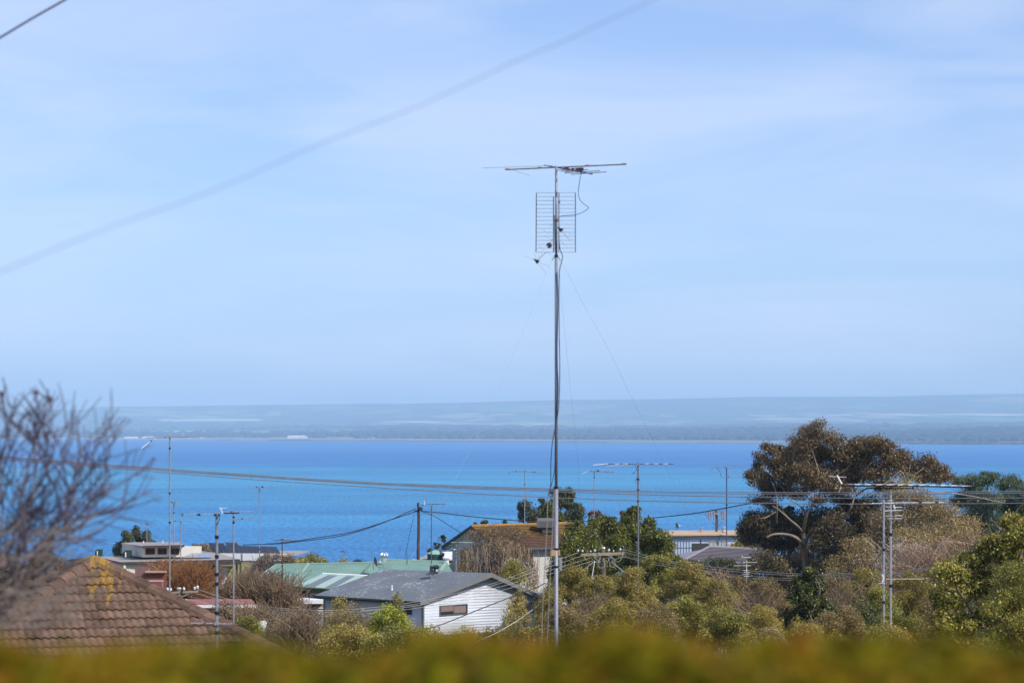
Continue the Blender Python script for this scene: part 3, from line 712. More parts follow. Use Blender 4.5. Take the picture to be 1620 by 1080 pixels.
    wall(t, Vector((Ew.x, Ew.y, 0)), Vector((E2.x, E2.y, 0)) - ov * .5 - e * .45, zb, [(0, z_s), (1, z_s)], wb_white, .12)
    nl_ = nl if nl.z > 0 else -nl
    def on_roof(u, v): return RP(u, v, C, nl_)
    p = on_roof(681, 914); td = thing('satellite_dish', p, 'black satellite dish with feed arm on the grey roof', 'satellite dish')
    dish(td, p + ZUP * .5, .36, (.93, -.2, .25), black_m, leg=.55); MB().tube([p - Vector((.75, .1, .0)), p + ZUP * .3], .015, 5).build('stay', dull, td)
    whirly(on_roof(689.5, 904) + ZUP * .05, .24, 'dark turbine vent behind the dish on the grey roof', dark_green)
    flue(on_roof(620, 932.5), .33, .042, 'short white vent pipe alone on the grey roof slope', white_p, hat=False)
weatherboard_house()

# ------------------------------------------------------------------ house with the pale green roof
def green_house():
    gm = ribbed('pale green roof sheet', (.160, .275, .222), .2, (1, .1, 0), rough=.5, bump=.3, var=.12)
    gl = mat('green flashing', (.26, .36, .31), rough=.5); gd = mat('green gutter', (.10, .20, .15), rough=.5)
    zb = gz(186) - .3
    t = thing('green_roofed_house', (-14, 188, zb), 'brick house with long pale green metal roof behind the grey roof', 'house')
    L1, V1, R1, R0 = P(394, 921, 184), P(462, 926, 182.5), P(488, 892, 190), P(437, 893, 190)
    R2, E3 = P(594, 889.5, 190), P(610, 934, 182.5)
    MB().slab([L1, V1, R1, R0], .09).build('roof', gm, t)
    MB().slab([V1, E3, R2, R1], .09).build('roof', gm, t)
    S1, S2, S3, S4 = P(571, 906, 188.0), P(601, 885, 196), P(707, 888, 196), P(718, 908, 188)
    MB().slab([S1, S4, S3, S2], .09).build('roof', gm, t)
    back = lambda p, q: MB().slab([q, p, p + Vector((.0, 7, -1.3)), q + Vector((0, 7, -1.3))], .09).build('roof', gm, t)
    back(R0, R1); back(R1, R2); back(S2, S3)
    for a, b, r in ((R1, V1, .09), (R0, L1, .05), (R0, R1, .05), (R1, R2, .05), (S2, S3, .05), (S3 + (S4 - S3) * .02, P(696, 904, 189), .16)):
        nn = ZUP * .03 + Vector((0, -.06, 0)); MB().tube([a + nn, b + nn], r, 6).build('ridge_flashing', gl, t)
    MB().tube([R2 + Vector((-.3, -.05, .0)), P(573, 905, 186.2)], .05, 5).build('valley_gutter', gd, t)
    MB().tube([L1 - ZUP * .06, V1 - ZUP * .06], .08, 6).build('gutter', gd, t); MB().tube([V1 - ZUP * .06, E3 - ZUP * .06], .08, 6).build('gutter', gd, t)
    # patio roof with two smoky skylight strips
    tp = [P(466, 927, 181.2), P(548, 933, 181.0), P(585, 910.5, 186.0), P(510, 907, 186.0)]
    mint = mat('mint patio roof', (.32, .43, .375), rough=.45, var=.06)
    po = MB().slab(tp, .06).build('patio_roof', mint, t)
    n = (tp[1] - tp[0]).cross(tp[3] - tp[0]).normalized()
    smoky = mat('smoky skylight', (.13, .15, .17), rough=.3, var=.15)
    for a, b in ((.17, .36), (.56, .72)):
        lo = lambda f: tp[0].lerp(tp[1], f); hi = lambda f: tp[3].lerp(tp[2], f)
        MB().slab([lo(a).lerp(hi(a), .03) + n * .025, lo(b).lerp(hi(b), .03) + n * .025, lo(b).lerp(hi(b), .92) + n * .025, lo(a).lerp(hi(a), .92) + n * .025], .02, n).build('skylight', smoky, po)
    MB().tube([tp[3] + n * .03, tp[2] + n * .03], .05, 5).build('patio_flashing', white_p, po); MB().tube([tp[0], tp[1]], .07, 5).build('patio_gutter', gd, po)
    # walls
    bm_ = brick_mat('brown red brick', (.20, .065, .042), (.15, .05, .035), (.2, .13, .1))
    a, b = P(401, 923, 185.0), P(462.5, 928, 183.6)
    zt = 29.9 - 1.55
    wall(t, (a.x, a.y, 0), (b.x, b.y, 0), zb, [(0, a.z - .05), (1, b.z - .05)], bm_, .2)
    MB().box(((a.x + b.x) / 2, (a.y + b.y) / 2 - .06, (a.z + b.z) / 2 - .16), ((b - a).length * .99, .06, .16), Matrix.Rotation(math.atan2(b.y - a.y, b.x - a.x), 3, 'Z')).build('trim_board', cream, t)
    c, d = P(463, 929, 183.8), P(520, 932, 183.8)
    lil = mat('pale lilac cladding', (.46, .43, .46), var=.08)
    wall(t, (P(489, 930, 184.3).x, 184.3, 0), (d.x + 4, 184.3, 0), zb, [(0, 28.2), (1, 28.2)], lil, .15)
    wall(t, (c.x, 184.8, 0), (P(489, 930, 184.8).x, 184.8, 0), zb, [(0, 28.2), (1, 28.2)], black_m, .15, 'recess_wall')
    for k in range(7):
        p = P(491 + k * 3.6, 936, 184.26); MB().box((p.x, p.y, (28.1 + zb) / 2), (.05, .04, 28.1 - zb)).build('batten', white_p, t)
    p0 = P(475, 932, 183.9); MB().box(p0, (1.15, .2, .2)).build('beam', white_p, t)
    for u in (486.5,):
        p = P(u, 928, 182.9); MB().tube([p, (p.x, p.y, zb)], .05, 6).build('downpipe', white_p, t)
    wall(t, (a.x, 185, 0), (a.x, 196, 0), zb, [(0, a.z - .1), (1, a.z - .1)], bm_, .2)
    wall(t, (P(716, 900, 190).x, 189.5, 0), (P(716, 900, 197).x, 199, 0), zb, [(0, 27.6), (1, 27.6)], bm_, .2)
    wall(t, (P(590, 900, 190).x, 189.5, 0), (P(715, 900, 190).x, 189.5, 0), zb, [(0, 27.5), (1, 27.5)], bm_, .2)
    whirly(P(607, 885.5, 193), .34, 'bright silver turbine vent on the green ridge beside a dish')
    whirly(P(706.5, 889, 195), .30, 'white turbine vent at the right end of the green ridge, near the water tank', white_p)
    flue(P(644, 889, 193.5), .78, .035, 'thin vent pipe with red foot on the green ridge', mat('blue grey pipe', (.08, .16, .2)), hat=False)
    p = P(592, 898, 186); td = thing('satellite_dish', p, 'black satellite dish on a bent pole on the green roof', 'satellite dish')
    dish(td, P(592.5, 888.5, 186), .38, (.93, -.15, .25), black_m, leg=.65)
green_house()

# ------------------------------------------------------------------ white carport and low garage, red roofed shed
def carport():
    t = thing('carport', P(465, 975, 172), 'flat white sheet-roofed carport with white post before the green-roofed house', 'carport')
    t.location.z = gz(172)-.2; ORG[t.name] = Vector(t.location)
    q = [P(393, 951.5, 168.5), P(512, 952, 168), P(513, 947.5, 173.5), P(462, 943, 177), P(401, 939.5, 178)]
    MB().slab(q, .1).build('roof', white_p, t)
    MB().box(P(485, 951.5, 167.9), (2.5, .08, .26)).build('fascia', white_p, t)
    p = P(464.5, 950, 168.4); MB().box((p.x, p.y, (p.z + gz(168)) / 2), (.14, .14, p.z - gz(168))).build('post', white_p, t)
    p = P(396, 952, 168.8); MB().box((p.x, p.y, (p.z + gz(168)) / 2), (.12, .12, p.z - gz(168))).build('post', white_p, t)
    br = mat('tan soffit', (.30, .18, .10)); MB().box(P(478, 955.5, 171.0), (3.4, .12, .34)).build('beam', br, t)
    lil = mat('lavender wall', (.42, .42, .50), var=.08); a, b = P(469, 957, 171.6), P(530, 957, 171.6)
    wall(t, (a.x, a.y, 0), (b.x, b.y, 0), gz(171) - .3, [(0, a.z), (1, b.z)], lil, .12)
    for k in range(3):
        MB().box(P(491, 961.5 + k * 4.6, 171.55), (2.0, .03, .06)).build('rail', white_p, t)
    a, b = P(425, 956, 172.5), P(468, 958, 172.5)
    wall(t, (a.x, a.y, 0), (b.x, b.y, 0), gz(171) - .3, [(0, a.z), (1, b.z)], mat('shaded carport recess', (.06, .045, .035)), .12, 'back_wall')  # back wall coloured dark to stand for shade in the recess
carport()
def red_shed():
    zb = gz(140) - .3
    t = thing('red_roofed_shed', (-15, 141, zb), 'low red-roofed shed with white gutter behind bare shrubs', 'shed')
    rr = ribbed('faded red roof sheet', (.30, .10, .09), .2, (1, 0, 0), rough=.7)
    q = [P(297, 957.5, 138), P(405, 957, 138), P(398, 947, 143), P(288, 947, 143)]
    MB().slab(q, .08).build('roof', rr, t); MB().box((q[0] + q[1]) / 2 - ZUP * .05 + Vector((0, -.08, 0)), (4.1, .12, .15)).build('gutter', white_p, t)
    a, b = P(300, 960, 138.4), P(402, 960, 138.4)
    wall(t, (a.x, a.y, 0), (b.x, b.y, 0), zb, [(0, a.z + .02), (1, b.z + .02)], brick_red, .2)
    wall(t, (b.x - .3, 138.5, 0), (b.x - .3, 142.5, 0), zb, [(0, a.z - .1), (1, a.z - .1)], brick_red, .2)
red_shed()

# ------------------------------------------------------------------ cream two-level building at the far left, khaki building behind it
def cream_building():
    zb = gz(210) - .3
    t = thing('cream_building', (-30, 212, zb), 'flat cream two-level building with three upstairs windows and dark eaves', 'building')
    roofm = mat('pale grey roof', (.30, .27, .255), var=.1, rough=.7)
    F, F2, G2, G, H = P(190, 889, 205), P(380, 884.5, 207), P(346, 874.5, 219), P(150, 880, 218), P(106, 885.5, 226)
    dkb = mat('dark eave board', (.05, .045, .045))
    MB().slab([F, F2, G2, G], .12).build('roof', roofm, t)
    MB().slab([H, G, G2, G2 + Vector((-3, 12, -.4))], .1).build('roof', roofm, t)
    for a, b, h in ((F, P(258, 887.6, 205.7), .17), (P(258, 887.6, 205.7), F2, .42), (G, F, .12), (H, G, .12)):
        e, n = wall_plane(a, b); MB().slab([a - ZUP * h + n * .02, b - ZUP * h + n * .02, b + n * .02 + ZUP * .02, a + n * .02 + ZUP * .02], .05, n).build('fascia', dkb if h > .13 else red_frame, t)
    # left side wall under the low gable, short front wall
    fx = lambda p: Vector((p.x, p.y, 0))
    e, n = wall_plane(H, F); Lw = (fx(F) - fx(H)).length; fG = (fx(G) - fx(H)).dot(e) / Lw
    wall(t, fx(H) - n * .3, fx(F) - n * .3, zb, [(0, H.z - .15), (fG, G.z - .12), (1, F.z - .15)], cream, .2)
    a, b = fx(F) + Vector((.15, .35, 0)), fx(P(258, 888, 205.9)) + Vector((0, .35, 0))
    wall(t, a, b, zb, [(0, F.z - .14), (1, F.z - .14)], cream, .2)
    c = fx(P(348, 888, 210)); rec = mat('shaded recess brown', (.075, .04, .03))  # shade below the eave is painted into this dark brown
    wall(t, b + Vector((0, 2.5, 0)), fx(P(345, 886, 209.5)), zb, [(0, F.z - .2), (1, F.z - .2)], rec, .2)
    wall(t, fx(P(345, 886, 208.6)), fx(P(360.5, 886, 208.6)), zb, [(0, F.z - .5), (1, F.z - .5)], white_p, .2)
    wall(t, fx(P(360.5, 886, 208.5)), fx(P(374, 886, 208.5)), zb, [(0, F.z - .5), (1, F.z - .5)], khaki, .2)
    p = P(374.5, 886, 207.2); MB().box((p.x, p.y, (zb + p.z - .3) / 2), (.16, .16, p.z - .3 - zb)).build('post', dark_green, t)
    # upper level
    a, b, c = P(193, 862, 216), P(225.5, 864, 209.3), P(288, 863.5, 210)
    zt = P(225, 863, 209).z
    wall(t, fx(a), fx(b), 29.0, [(0, P(193, 860.5, 216).z), (1, zt)], cream, .18)
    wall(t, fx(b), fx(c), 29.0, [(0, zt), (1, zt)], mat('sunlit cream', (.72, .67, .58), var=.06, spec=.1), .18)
    wall(t, fx(c), fx(c) + Vector((.8, 7, 0)), 29.0, [(0, zt - .05), (1, 29.6)], cream, .18)
    wall(t, fx(c) + Vector((.6, 6.8, 0)), fx(a), 29.0, [(0, 29.55), (1, 29.55)], cream, .18)
    rq = [P(225, 863.2, 208.3), P(291.5, 861.8, 209), P(284, 857.0, 219), P(210, 857.2, 219), P(191, 858.6, 218)]
    MB().slab(rq, .10).build('upper_roof', roofm, t)
    e2, n2 = wall_plane(rq[0], rq[1]); MB().slab([rq[0] - ZUP * .16 + n2 * .02, rq[1] - ZUP * .16 + n2 * .02, rq[1] + n2 * .02 + ZUP * .02, rq[0] + n2 * .02 + ZUP * .02], .05, n2).build('fascia', dkb, t)
    e3, n3 = wall_plane(b, c)
    for u0, u1 in ((230, 245), (249.5, 264), (269.5, 284)):
        window(t, fx(b) + n3 * .02 + ZUP * 30, n3, e3, u0, 866.8, u1, 876.5, red_frame, glass_dark, 1, fr=.06)
    MB().tube([P(227, 858.5, 214), P(227, 855, 214)], .05, 5).build('vent_pipe', white_p, t); MB().tube([P(257.5, 858.5, 214), P(257.5, 854.5, 214)], .05, 5).build('vent_pipe', white_p, t)
    # fan units on the lower roof
    for (u0, u1, v0, v1, d, lb) in ((194, 207, 870, 881, 210.5, 'dark green fan unit before the cream upper wall'), (150, 161, 868.5, 878, 217.5, 'dark green fan unit alone at the left of the flat roof')):
        p0, p1 = P(u0, v0, d), P(u1, v1, d); c = (p0 + p1) / 2; w, h = p1.x - p0.x, p0.z - p1.z
        f = thing('roof_fan_unit', (c.x, c.y, p1.z), lb, 'air conditioner')
        MB().box(c + Vector((w * .12, .3, 0)), (w * .76, .6, h)).build('casing', dark_green, f)
        MB().box(c + Vector((-w * .36, .25, -h * .1)), (w * .18, .4, h * .8)).build('duct', black_m, f)
        MB().box(c + Vector((-w * .12, -.06, -h * .12)), (w * .13, .1, h * .7)).build('pipe_cover', white_p, f)
        MB().box(c + Vector((0, .3, -h * .52)), (w * 1.1, .8, h * .07)).build('base_frame', black_m, f)
    # low bluish solar panels on the lower roof at the right of the upper level
    s = thing('solar_array', P(315, 880, 211), 'low row of bluish solar panels lying right of the upper windows', 'solar panels')
    spm = mat('blue solar glass', (.16, .21, .30), rough=.2, spec=.6, var=.1)
    for k in range(5):
        u = 287 + k * 9.6
        q = [P(u, 881.5, 209.5), P(u + 9.0, 881.2, 209.6), P(u + 7.0, 874.2, 213.5), P(u - 2, 874.4, 213.4)]
        MB().slab(q, .05).build('panel', spm, s)
        MB().box(q[0].lerp(q[1], .5) - ZUP * .1 + Vector((0, .1, 0)), (.05, .05, .2)).build('foot', alu, s)
    MB().tube([P(262, 882.5, 209.3), P(333, 881.8, 209.3)], .03, 4).build('rail', black_m, s)
cream_building()
def khaki_building():
    zb = gz(224) - .3
    t = thing('khaki_building', (-23, 226, zb), 'khaki rendered hall with white parapet band and dark solar panels on top', 'building')
    a, b = P(333, 875, 223), P(455, 875.5, 222)
    zt, zm = a.z, P(400, 886.5, 222.5).z
    fx = lambda p: Vector((p.x, p.y, 0)); e, n = wall_plane(a, b)
    wall(t, fx(a), fx(b), zb, [(0, zm), (1, zm)], khaki, .25)
    MB().slab([fx(a) + ZUP * zm + n * .08, fx(b) + ZUP * zm + n * .08, fx(b) + ZUP * zt + n * .08, fx(a) + ZUP * zt + n * .08], .33, n).build('parapet', white_p, t)
    wall(t, fx(b), fx(b) + Vector((1, 12, 0)), zb, [(0, zm), (1, zm - .3)], khaki, .25)
    wall(t, fx(a) + Vector((1, 12, 0)), fx(a), zb, [(0, zt), (1, zt)], khaki, .25)
    MB().slab([fx(a) + ZUP * (zt - .3) - n * .3, fx(b) + ZUP * (zt - .3) - n * .3, fx(b) + Vector((1, 12, zt - .3)), fx(a) + Vector((1, 12, zt - .3))], .1).build('roof', roofm2, t)
    # wall lamp
    p = P(401, 896.5, 222); MB().box(p + Vector((0, -.2, 0)), (.12, .2, .28)).build('wall_lamp', white_p, t)
    sp = mat('dark solar glass', (.018, .024, .042), rough=.28, spec=.5, var=.3, scale=.8)
    rows = ((330, 6.0, 4, 858.5, 873.5, 224.5, 'short row of tilted dark solar panels at the left end of the khaki hall roof'), (356, 6.2, 3, 857.2, 866.5, 231, 'small raised group of dark solar panels with bright edge over the khaki hall'), (352, 7.1, 12, 862.5, 873.8, 224.5, 'long row of tilted dark solar panels on the white parapet'))
    for (u0, st, n_, v0, v1, d, lb) in rows:
        s = thing('solar_array', P(u0, v1, d), lb, 'solar panels')
        for k in range(n_):
            u = u0 + k * st; dv = k * .18
            q = [P(u + 6.8, v1, d), P(u + 6.8 + st * .92, v1, d), P(u + st * .92, v0 + dv, d + 1.5), P(u, v0 + dv, d + 1.5)]
            MB().slab(q, .05).build('panel', sp, s)
            MB().tube([q[3].lerp(q[0], .15), P(u + 1.5, v1 + .8, d + 1.5)], .02, 4).build('strut', galv, s)
            MB().tube([q[0], P(u + 6.8, v1 + 1.2, d)], .02, 4).build('strut', galv, s)
        MB().tube([P(u0, v0, d + 1.55), P(u0 + st * n_, v0 + .18 * n_, d + 1.55)], .03, 4).build('top_rail', alu if u0 == 356 else black_m, s)
roofm2 = mat('pale grey roof', (.34, .31, .29))
khaki_building()

# ------------------------------------------------------------------ tiled house behind the weeping tree
def stepped_roof(t, a, b, c, d, n, m, name='roof_tiles', step=.075, label=None):
    """courses of tiles: a,b lower edge left/right; d,c upper edge. every course a sloping strip whose nose stands proud"""
    a, b, c, d = map(Vector, (a, b, c, d)); nn = (b - a).cross(d - a).normalized()
    if nn.z < 0: nn = -nn
    mb = MB()
    for i in range(n):
        f0, f1 = i / n, (i + 1) / n
        p0, p1, q1, q0 = a.lerp(d, f0), b.lerp(c, f0), b.lerp(c, f1), a.lerp(d, f1)
        k = len(mb.v); mb.add([p0 + nn * step * .5, p1 + nn * step * .5, p0 + nn * step, p1 + nn * step, q1, q0], [(0, 1, 3, 2), (2, 3, 4, 5)])
    o = mb.build(name, m, t, kind='stuff'); 
    MB().slab([a - nn * .02, b - nn * .02, c - nn * .02, d - nn * .02], .08, nn).build('roof_deck', m, t)
    return o
def white_brick_house():
    zb = gz(200) - .3
    t = thing('white_brick_house', (0, 203, zb), 'white brick house with mossy brown tiled gable roof behind the weeping tree', 'house')
    # mossy tiles
    m, tr = new_mat('mossy brown tile'); LN = tr.links.new; out = tr.nodes.new('ShaderNodeOutputMaterial'); b_ = tr.nodes.new('ShaderNodeBsdfPrincipled'); LN(b_.outputs[0], out.inputs[0]); b_.inputs['Roughness'].default_value = .9; b_.inputs['Specular IOR Level'].default_value = .1
    ge = tr.nodes.new('ShaderNodeNewGeometry'); nz = tr.nodes.new('ShaderNodeTexNoise'); nz.inputs['Scale'].default_value = .8; nz.inputs['Detail'].default_value = 7; LN(ge.outputs['Position'], nz.inputs[0])
    sp = tr.nodes.new('ShaderNodeSeparateXYZ'); LN(ge.outputs['Position'], sp.inputs[0])
    mrz = tr.nodes.new('ShaderNodeMapRange'); mrz.inputs[1].default_value = 30.6; mrz.inputs[2].default_value = 32.0; mrz.inputs[3].default_value = -.16; mrz.inputs[4].default_value = .20; LN(sp.outputs[2], mrz.inputs[0])
    ad = tr.nodes.new('ShaderNodeMath'); LN(mrz.outputs[0], ad.inputs[0]); LN(nz.outputs['Fac'], ad.inputs[1])
    rp = tr.nodes.new('ShaderNodeValToRGB'); e = rp.color_ramp.elements; e[0].position = .45; e[0].color = (.14, .08, .055, 1); e[1].position = .80; e[1].color = (.26, .15, .035, 1); LN(ad.outputs[0], rp.inputs[0])
    LN(rp.outputs[0], b_.inputs['Base Color'])
    G, GR, GL = P(745, 832, 200), P(792, 868.5, 195), P(701, 863, 203.5); G2 = P(908, 832.5, 206); rv = G2 - G; rv.z = 0
    G2 = G + rv; GR2, GL2 = GR + rv, GL + rv
    stepped_roof(t, GR, GR2, G2, G, 15, m); stepped_roof(t, GL2, GL, G, G2, 6, m)
    MB().tube([G + ZUP * .03, G2 + ZUP * .03], .11, 6).build('ridge_cap', mat('orange moss ridge', (.30, .17, .05), var=.3), t)
    e, n = wall_plane(GL, GR)
    for a, b in ((GL, G), (G, GR)):
        MB().slab([a - ZUP * .26 + n * .05, b - ZUP * .26 + n * .05, b + n * .05 + ZUP * .05, a + n * .05 + ZUP * .05], .06, n).build('barge_board', black_m, t)
        MB().slab([a - ZUP * .2, b - ZUP * .2, b - ZUP * .2 + rv * .06, a - ZUP * .2 + rv * .06], .03, ZUP).build('soffit', white_p, t)
    MB().tube([GR - ZUP * .08, GR2 - ZUP * .08], .1, 6).build('gutter', mat('grey gutter', (.07, .08, .09)), t)
    axw = Vector((rv.x, rv.y, 0)).normalized()
    wbk = brick_mat('white painted brick', (.62, .60, .58), (.54, .52, .5), (.30, .28, .27), tuple(axw)); wbg = brick_mat('white brick gable', (.62, .60, .58), (.54, .52, .5), (.30, .28, .27), tuple(e))
    fx = lambda p: Vector((p.x, p.y, 0)); ins = rv * .055
    a = fx(GL) + ins + e * .6; b = fx(GR) + ins - e * .6; Lw = (b - a).length; fG = (fx(G) + ins - a).dot(e) / Lw
    sL = (G.z - GL.z) / max(.1, fG * Lw + .6); zL = GL.z + sL * .6 - .15; 
    wall(t, a, b, zb, [(0, zL), (fG, G.z - .2), (1, GR.z + .15)], wbg, .2)
    c = fx(GR2) - ins - e * .6
    wall(t, b, c, zb, [(0, GR.z + .1), (1, GR.z + .1)], wbk, .2)
    e2, n2 = wall_plane(b, c)
    window(t, b + ZUP * 30, n2, e2, 826, 872, 844, 886, white_p, glass_mauve, 1)
    window(t, a + ZUP * 30, n, e, 728, 868, 741, 886, white_p, glass_dark, 1)
    d_ = fx(GL2) - ins; wall(t, c, d_, zb, [(0, GR.z), (1, GR.z)], wbk, .2); wall(t, d_, a, zb, [(0, GR.z), (1, GR.z)], wbk, .2)
    p = P(883, 868, 203); MB().tube([(p.x, 199.0, p.z), (p.x, 199.0, zb)], .05, 6).build('downpipe', dull, t)
    # rooftop cooler
    p0, p1 = P(849.5, 820, 201), P(878.5, 835, 201); c = (p0 + p1) / 2; w, h = p1.x - p0.x, p0.z - p1.z
    k = thing('evaporative_cooler', (c.x, c.y, p1.z), 'grey rooftop cooler box on the mossy tiled ridge', 'cooler')
    gc = mat('grey cooler plastic', (.13, .125, .13), rough=.6, var=.12)
    M = MB(); prof = [(.0, .46), (.06, .5), (.75, .5), (.92, .47), (1.0, .40)]
    vs = []
    for f, s in prof:
        for sx, sy in ((-1, -1), (1, -1), (1, 1), (-1, 1)): vs.append((c.x + sx * w * s, c.y + .75 + sy * .75 * s * 2, p1.z + h * f))
    fs = [(i * 4 + j, i * 4 + (j + 1) % 4, i * 4 + 4 + (j + 1) % 4, i * 4 + 4 + j) for i in range(4) for j in range(4)] + [(16, 17, 18, 19), (3, 2, 1, 0)]
    MB().add(vs, fs).build('housing', gc, k)
    for i in range(5):
        MB().box((c.x, c.y - .78, p1.z + h * (.18 + i * .13)), (w * .86, .04, h * .05)).build('louvre', mat('dark grey', (.07, .07, .075)), k)
    MB().box((c.x + .1, c.y + .6, p1.z - .2), (w * .55, .9, .45)).build('duct_base', mat('dark grey', (.07, .07, .075)), k)
white_brick_house()

# white shed, green water tank behind the green ridge
def back_yard():
    t = thing('white_shed', P(707, 884, 208), 'small bright white shed roof between the water tank and the gable', 'shed')
    q = [P(693, 884, 206), P(722, 884, 206), P(722, 871.5, 212), P(689, 872.5, 212)]
    MB().slab(q, .1).build('roof', white_p, t); MB().box((q[0] + q[1]) / 2 - ZUP * .8 + Vector((0, 1.5, 0)), (1.4, 2.6, 1.5)).build('wall', cream, t)
    MB().tube([q[3], q[2]], .05, 5).build('ridge_flashing', red_frame, t)
    k = thing('water_tank', P(689, 890, 203), 'dark green ribbed water tank with mint lid behind the green ridge', 'water tank')
    a, b = P(675.5, 876.5, 203), P(702.5, 876.5, 203); r = (b.x - a.x) / 2; c = Vector(((a.x + b.x) / 2, 203 + r, 0)); z1 = a.z
    prof = [(r, z1 - 2.5)] ; z = z1 - 2.5
    while z < z1: prof += [(r * 1.0, z), (r * 1.025, z + .06), (r, z + .12)]; z += .14
    MB().lathe(c, prof, 24).build('tank_wall', dark_green, k)
    MB().lathe(c, [(r * 1.05, z1 - .02), (r * 1.05, z1 + .05), (r * .5, z1 + .26), (.02, z1 + .33)], 24).build('lid', mat('mint lid', (.25, .42, .36)), k)
    g = thing('grey_gable_shed', P(665, 892, 215), 'pale grey gable roof peeping over the green ridge left of the tank', 'shed')
    pk = P(688, 872, 216); MB().add([P(648, 888, 216), pk, P(700, 879, 216), P(648, 888, 222), P(688, 872, 222) , P(700, 879, 222)], [(0, 1, 4, 3), (1, 2, 5, 4), (0, 2, 1), (3, 4, 5), (0, 3, 5, 2)]).build('roof', mat('pale grey sheet', (.40, .42, .46)), g)
    MB().box(P(672, 897, 219), (2.4, 5, 1.2)).build('wall', cream, g)
back_yard()

# ------------------------------------------------------------------ pale blue house and grey ribbed roof at the right
def pale_blue_house():
    zb = gz(232) - .4
    t = thing('pale_blue_house', (17, 234, zb), 'pale blue flat-roofed house with tan roof edge at the waterline', 'house')
    pb = mat('pale blue cladding', (.48, .57, .70), var=.06, rough=.6, spec=.15)
    q = [P(1052, 845.5, 228.6), P(1172, 844.5, 228.6), P(1178, 838.3, 240), P(1046, 838.8, 240)]
    MB().slab(q, .12).build('roof', tan_p, t)
    a, b = P(1058, 846, 229), P(1172, 846, 229); fx = lambda p: Vector((p.x, p.y, 0))
    wall(t, fx(a), fx(b), zb, [(0, a.z), (1, a.z)], pb, .2); wall(t, fx(b), fx(b) + Vector((.5, 10, 0)), zb, [(0, a.z), (1, a.z)], pb, .2); wall(t, fx(a) + Vector((.5, 10, 0)), fx(a), zb, [(0, a.z), (1, a.z)], pb, .2)
    bl = mat('blue grey trim', (.22, .28, .40))
    for v, h in ((847.8, .10), (851.5, .035), (855, .035), (865.5, .04)): MB().box(P(1115, v, 228.96), (6.75, .05, h)).build('trim_board', bl, t)
    MB().box(P(1137.5, 858, 228.95), (.07, .06, 1.3)).build('corner_trim', bl, t)
    e, n = wall_plane(a, b)
    for u0, u1 in ((1122.5, 1137), (1141.5, 1151)): window(t, fx(a) + ZUP * 30 + n * .01, n, e, u0, 855.8, u1, 865, tan_p, mat('pale curtain glass', (.35, .42, .42), rough=.3), 1)
    for k in range(7):
        MB().box(P(1064 + k * 4.5, 868, 228.95), (.03, .05, 2.2)).build('lattice_bar', bl, t)
    p = P(1070, 838.5, 236); td = thing('satellite_dish', p, 'black satellite dish standing on the tan roof edge', 'satellite dish')
    dish(td, P(1070, 831.5, 236), .30, (.8, -.4, .3), black_m, leg=.42); MB().tube([p + Vector((-.4, 0, 0)), p + ZUP * .3], .015, 4).build('stay', dull, td)
    flue(P(1110, 839.5, 236), .28, .10, 'stubby pinkish vent on the tan roof between dish and far pole', mat('pinkish metal', (.32, .24, .24)))
    flue(P(1145, 839.5, 234), .25, .15, 'silver cowled vent on the tan roof right of the far pole', galv)
    c = thing('chimney_box', P(1108, 870, 213), 'dark flat chimney box with thin flue behind the ribbed roof ridge', 'chimney')
    a, b = P(1095, 859.5, 213), P(1121, 872, 213); MB().box((a + b) / 2 + Vector((0, .4, 0)), (b.x - a.x, .8, a.z - b.z)).build('box', mat('charcoal', (.05, .05, .055)), c)
    MB().tube([P(1108.5, 860, 213.4), P(1108.5, 853.5, 213.4)], .06, 6).build('flue_pipe', mat('charcoal', (.05, .05, .055)), c); MB().tube([P(1108.5, 854.4, 213.4), P(1108.5, 853, 213.4)], .11, 6).build('cowl', mat('charcoal', (.05, .05, .055)), c)
    # grey ribbed roof
    zb = gz(200) - .4
    k = thing('grey_tiled_house', (16, 203, zb), 'low house with lilac-grey horizontally ribbed hip roof below the pale blue house', 'house')
    gt = mat('lilac grey tile', (.27, .25, .285), var=.12, rough=.7, spec=.15)
    a, b, c_, d = P(1062, 897, 193), P(1215, 899, 194), P(1197, 868.5, 203), P(1122, 865, 203)
    stepped_roof(k, a, b, c_, d, 15, gt, step=.10)
    MB().tube([d + ZUP * .04, c_ + ZUP * .04], .09, 6).build('ridge_cap', gt, k); MB().tube([d + ZUP * .04, a + ZUP * .04], .09, 6).build('hip_cap', gt, k)
    MB().slab([c_, d, d + Vector((-1, 8, -2)), c_ + Vector((1, 8, -2))], .08).build('roof', gt, k); MB().slab([a, d, d + Vector((-1, 8, -2)), a + Vector((0, 16, 0))], .08).build('roof', gt, k)
    MB().box((16.3, 202.5, (a.z - .1 + zb) / 2), (6.4, 14, a.z - .1 - zb)).build('wall', cream, k)
pale_blue_house()

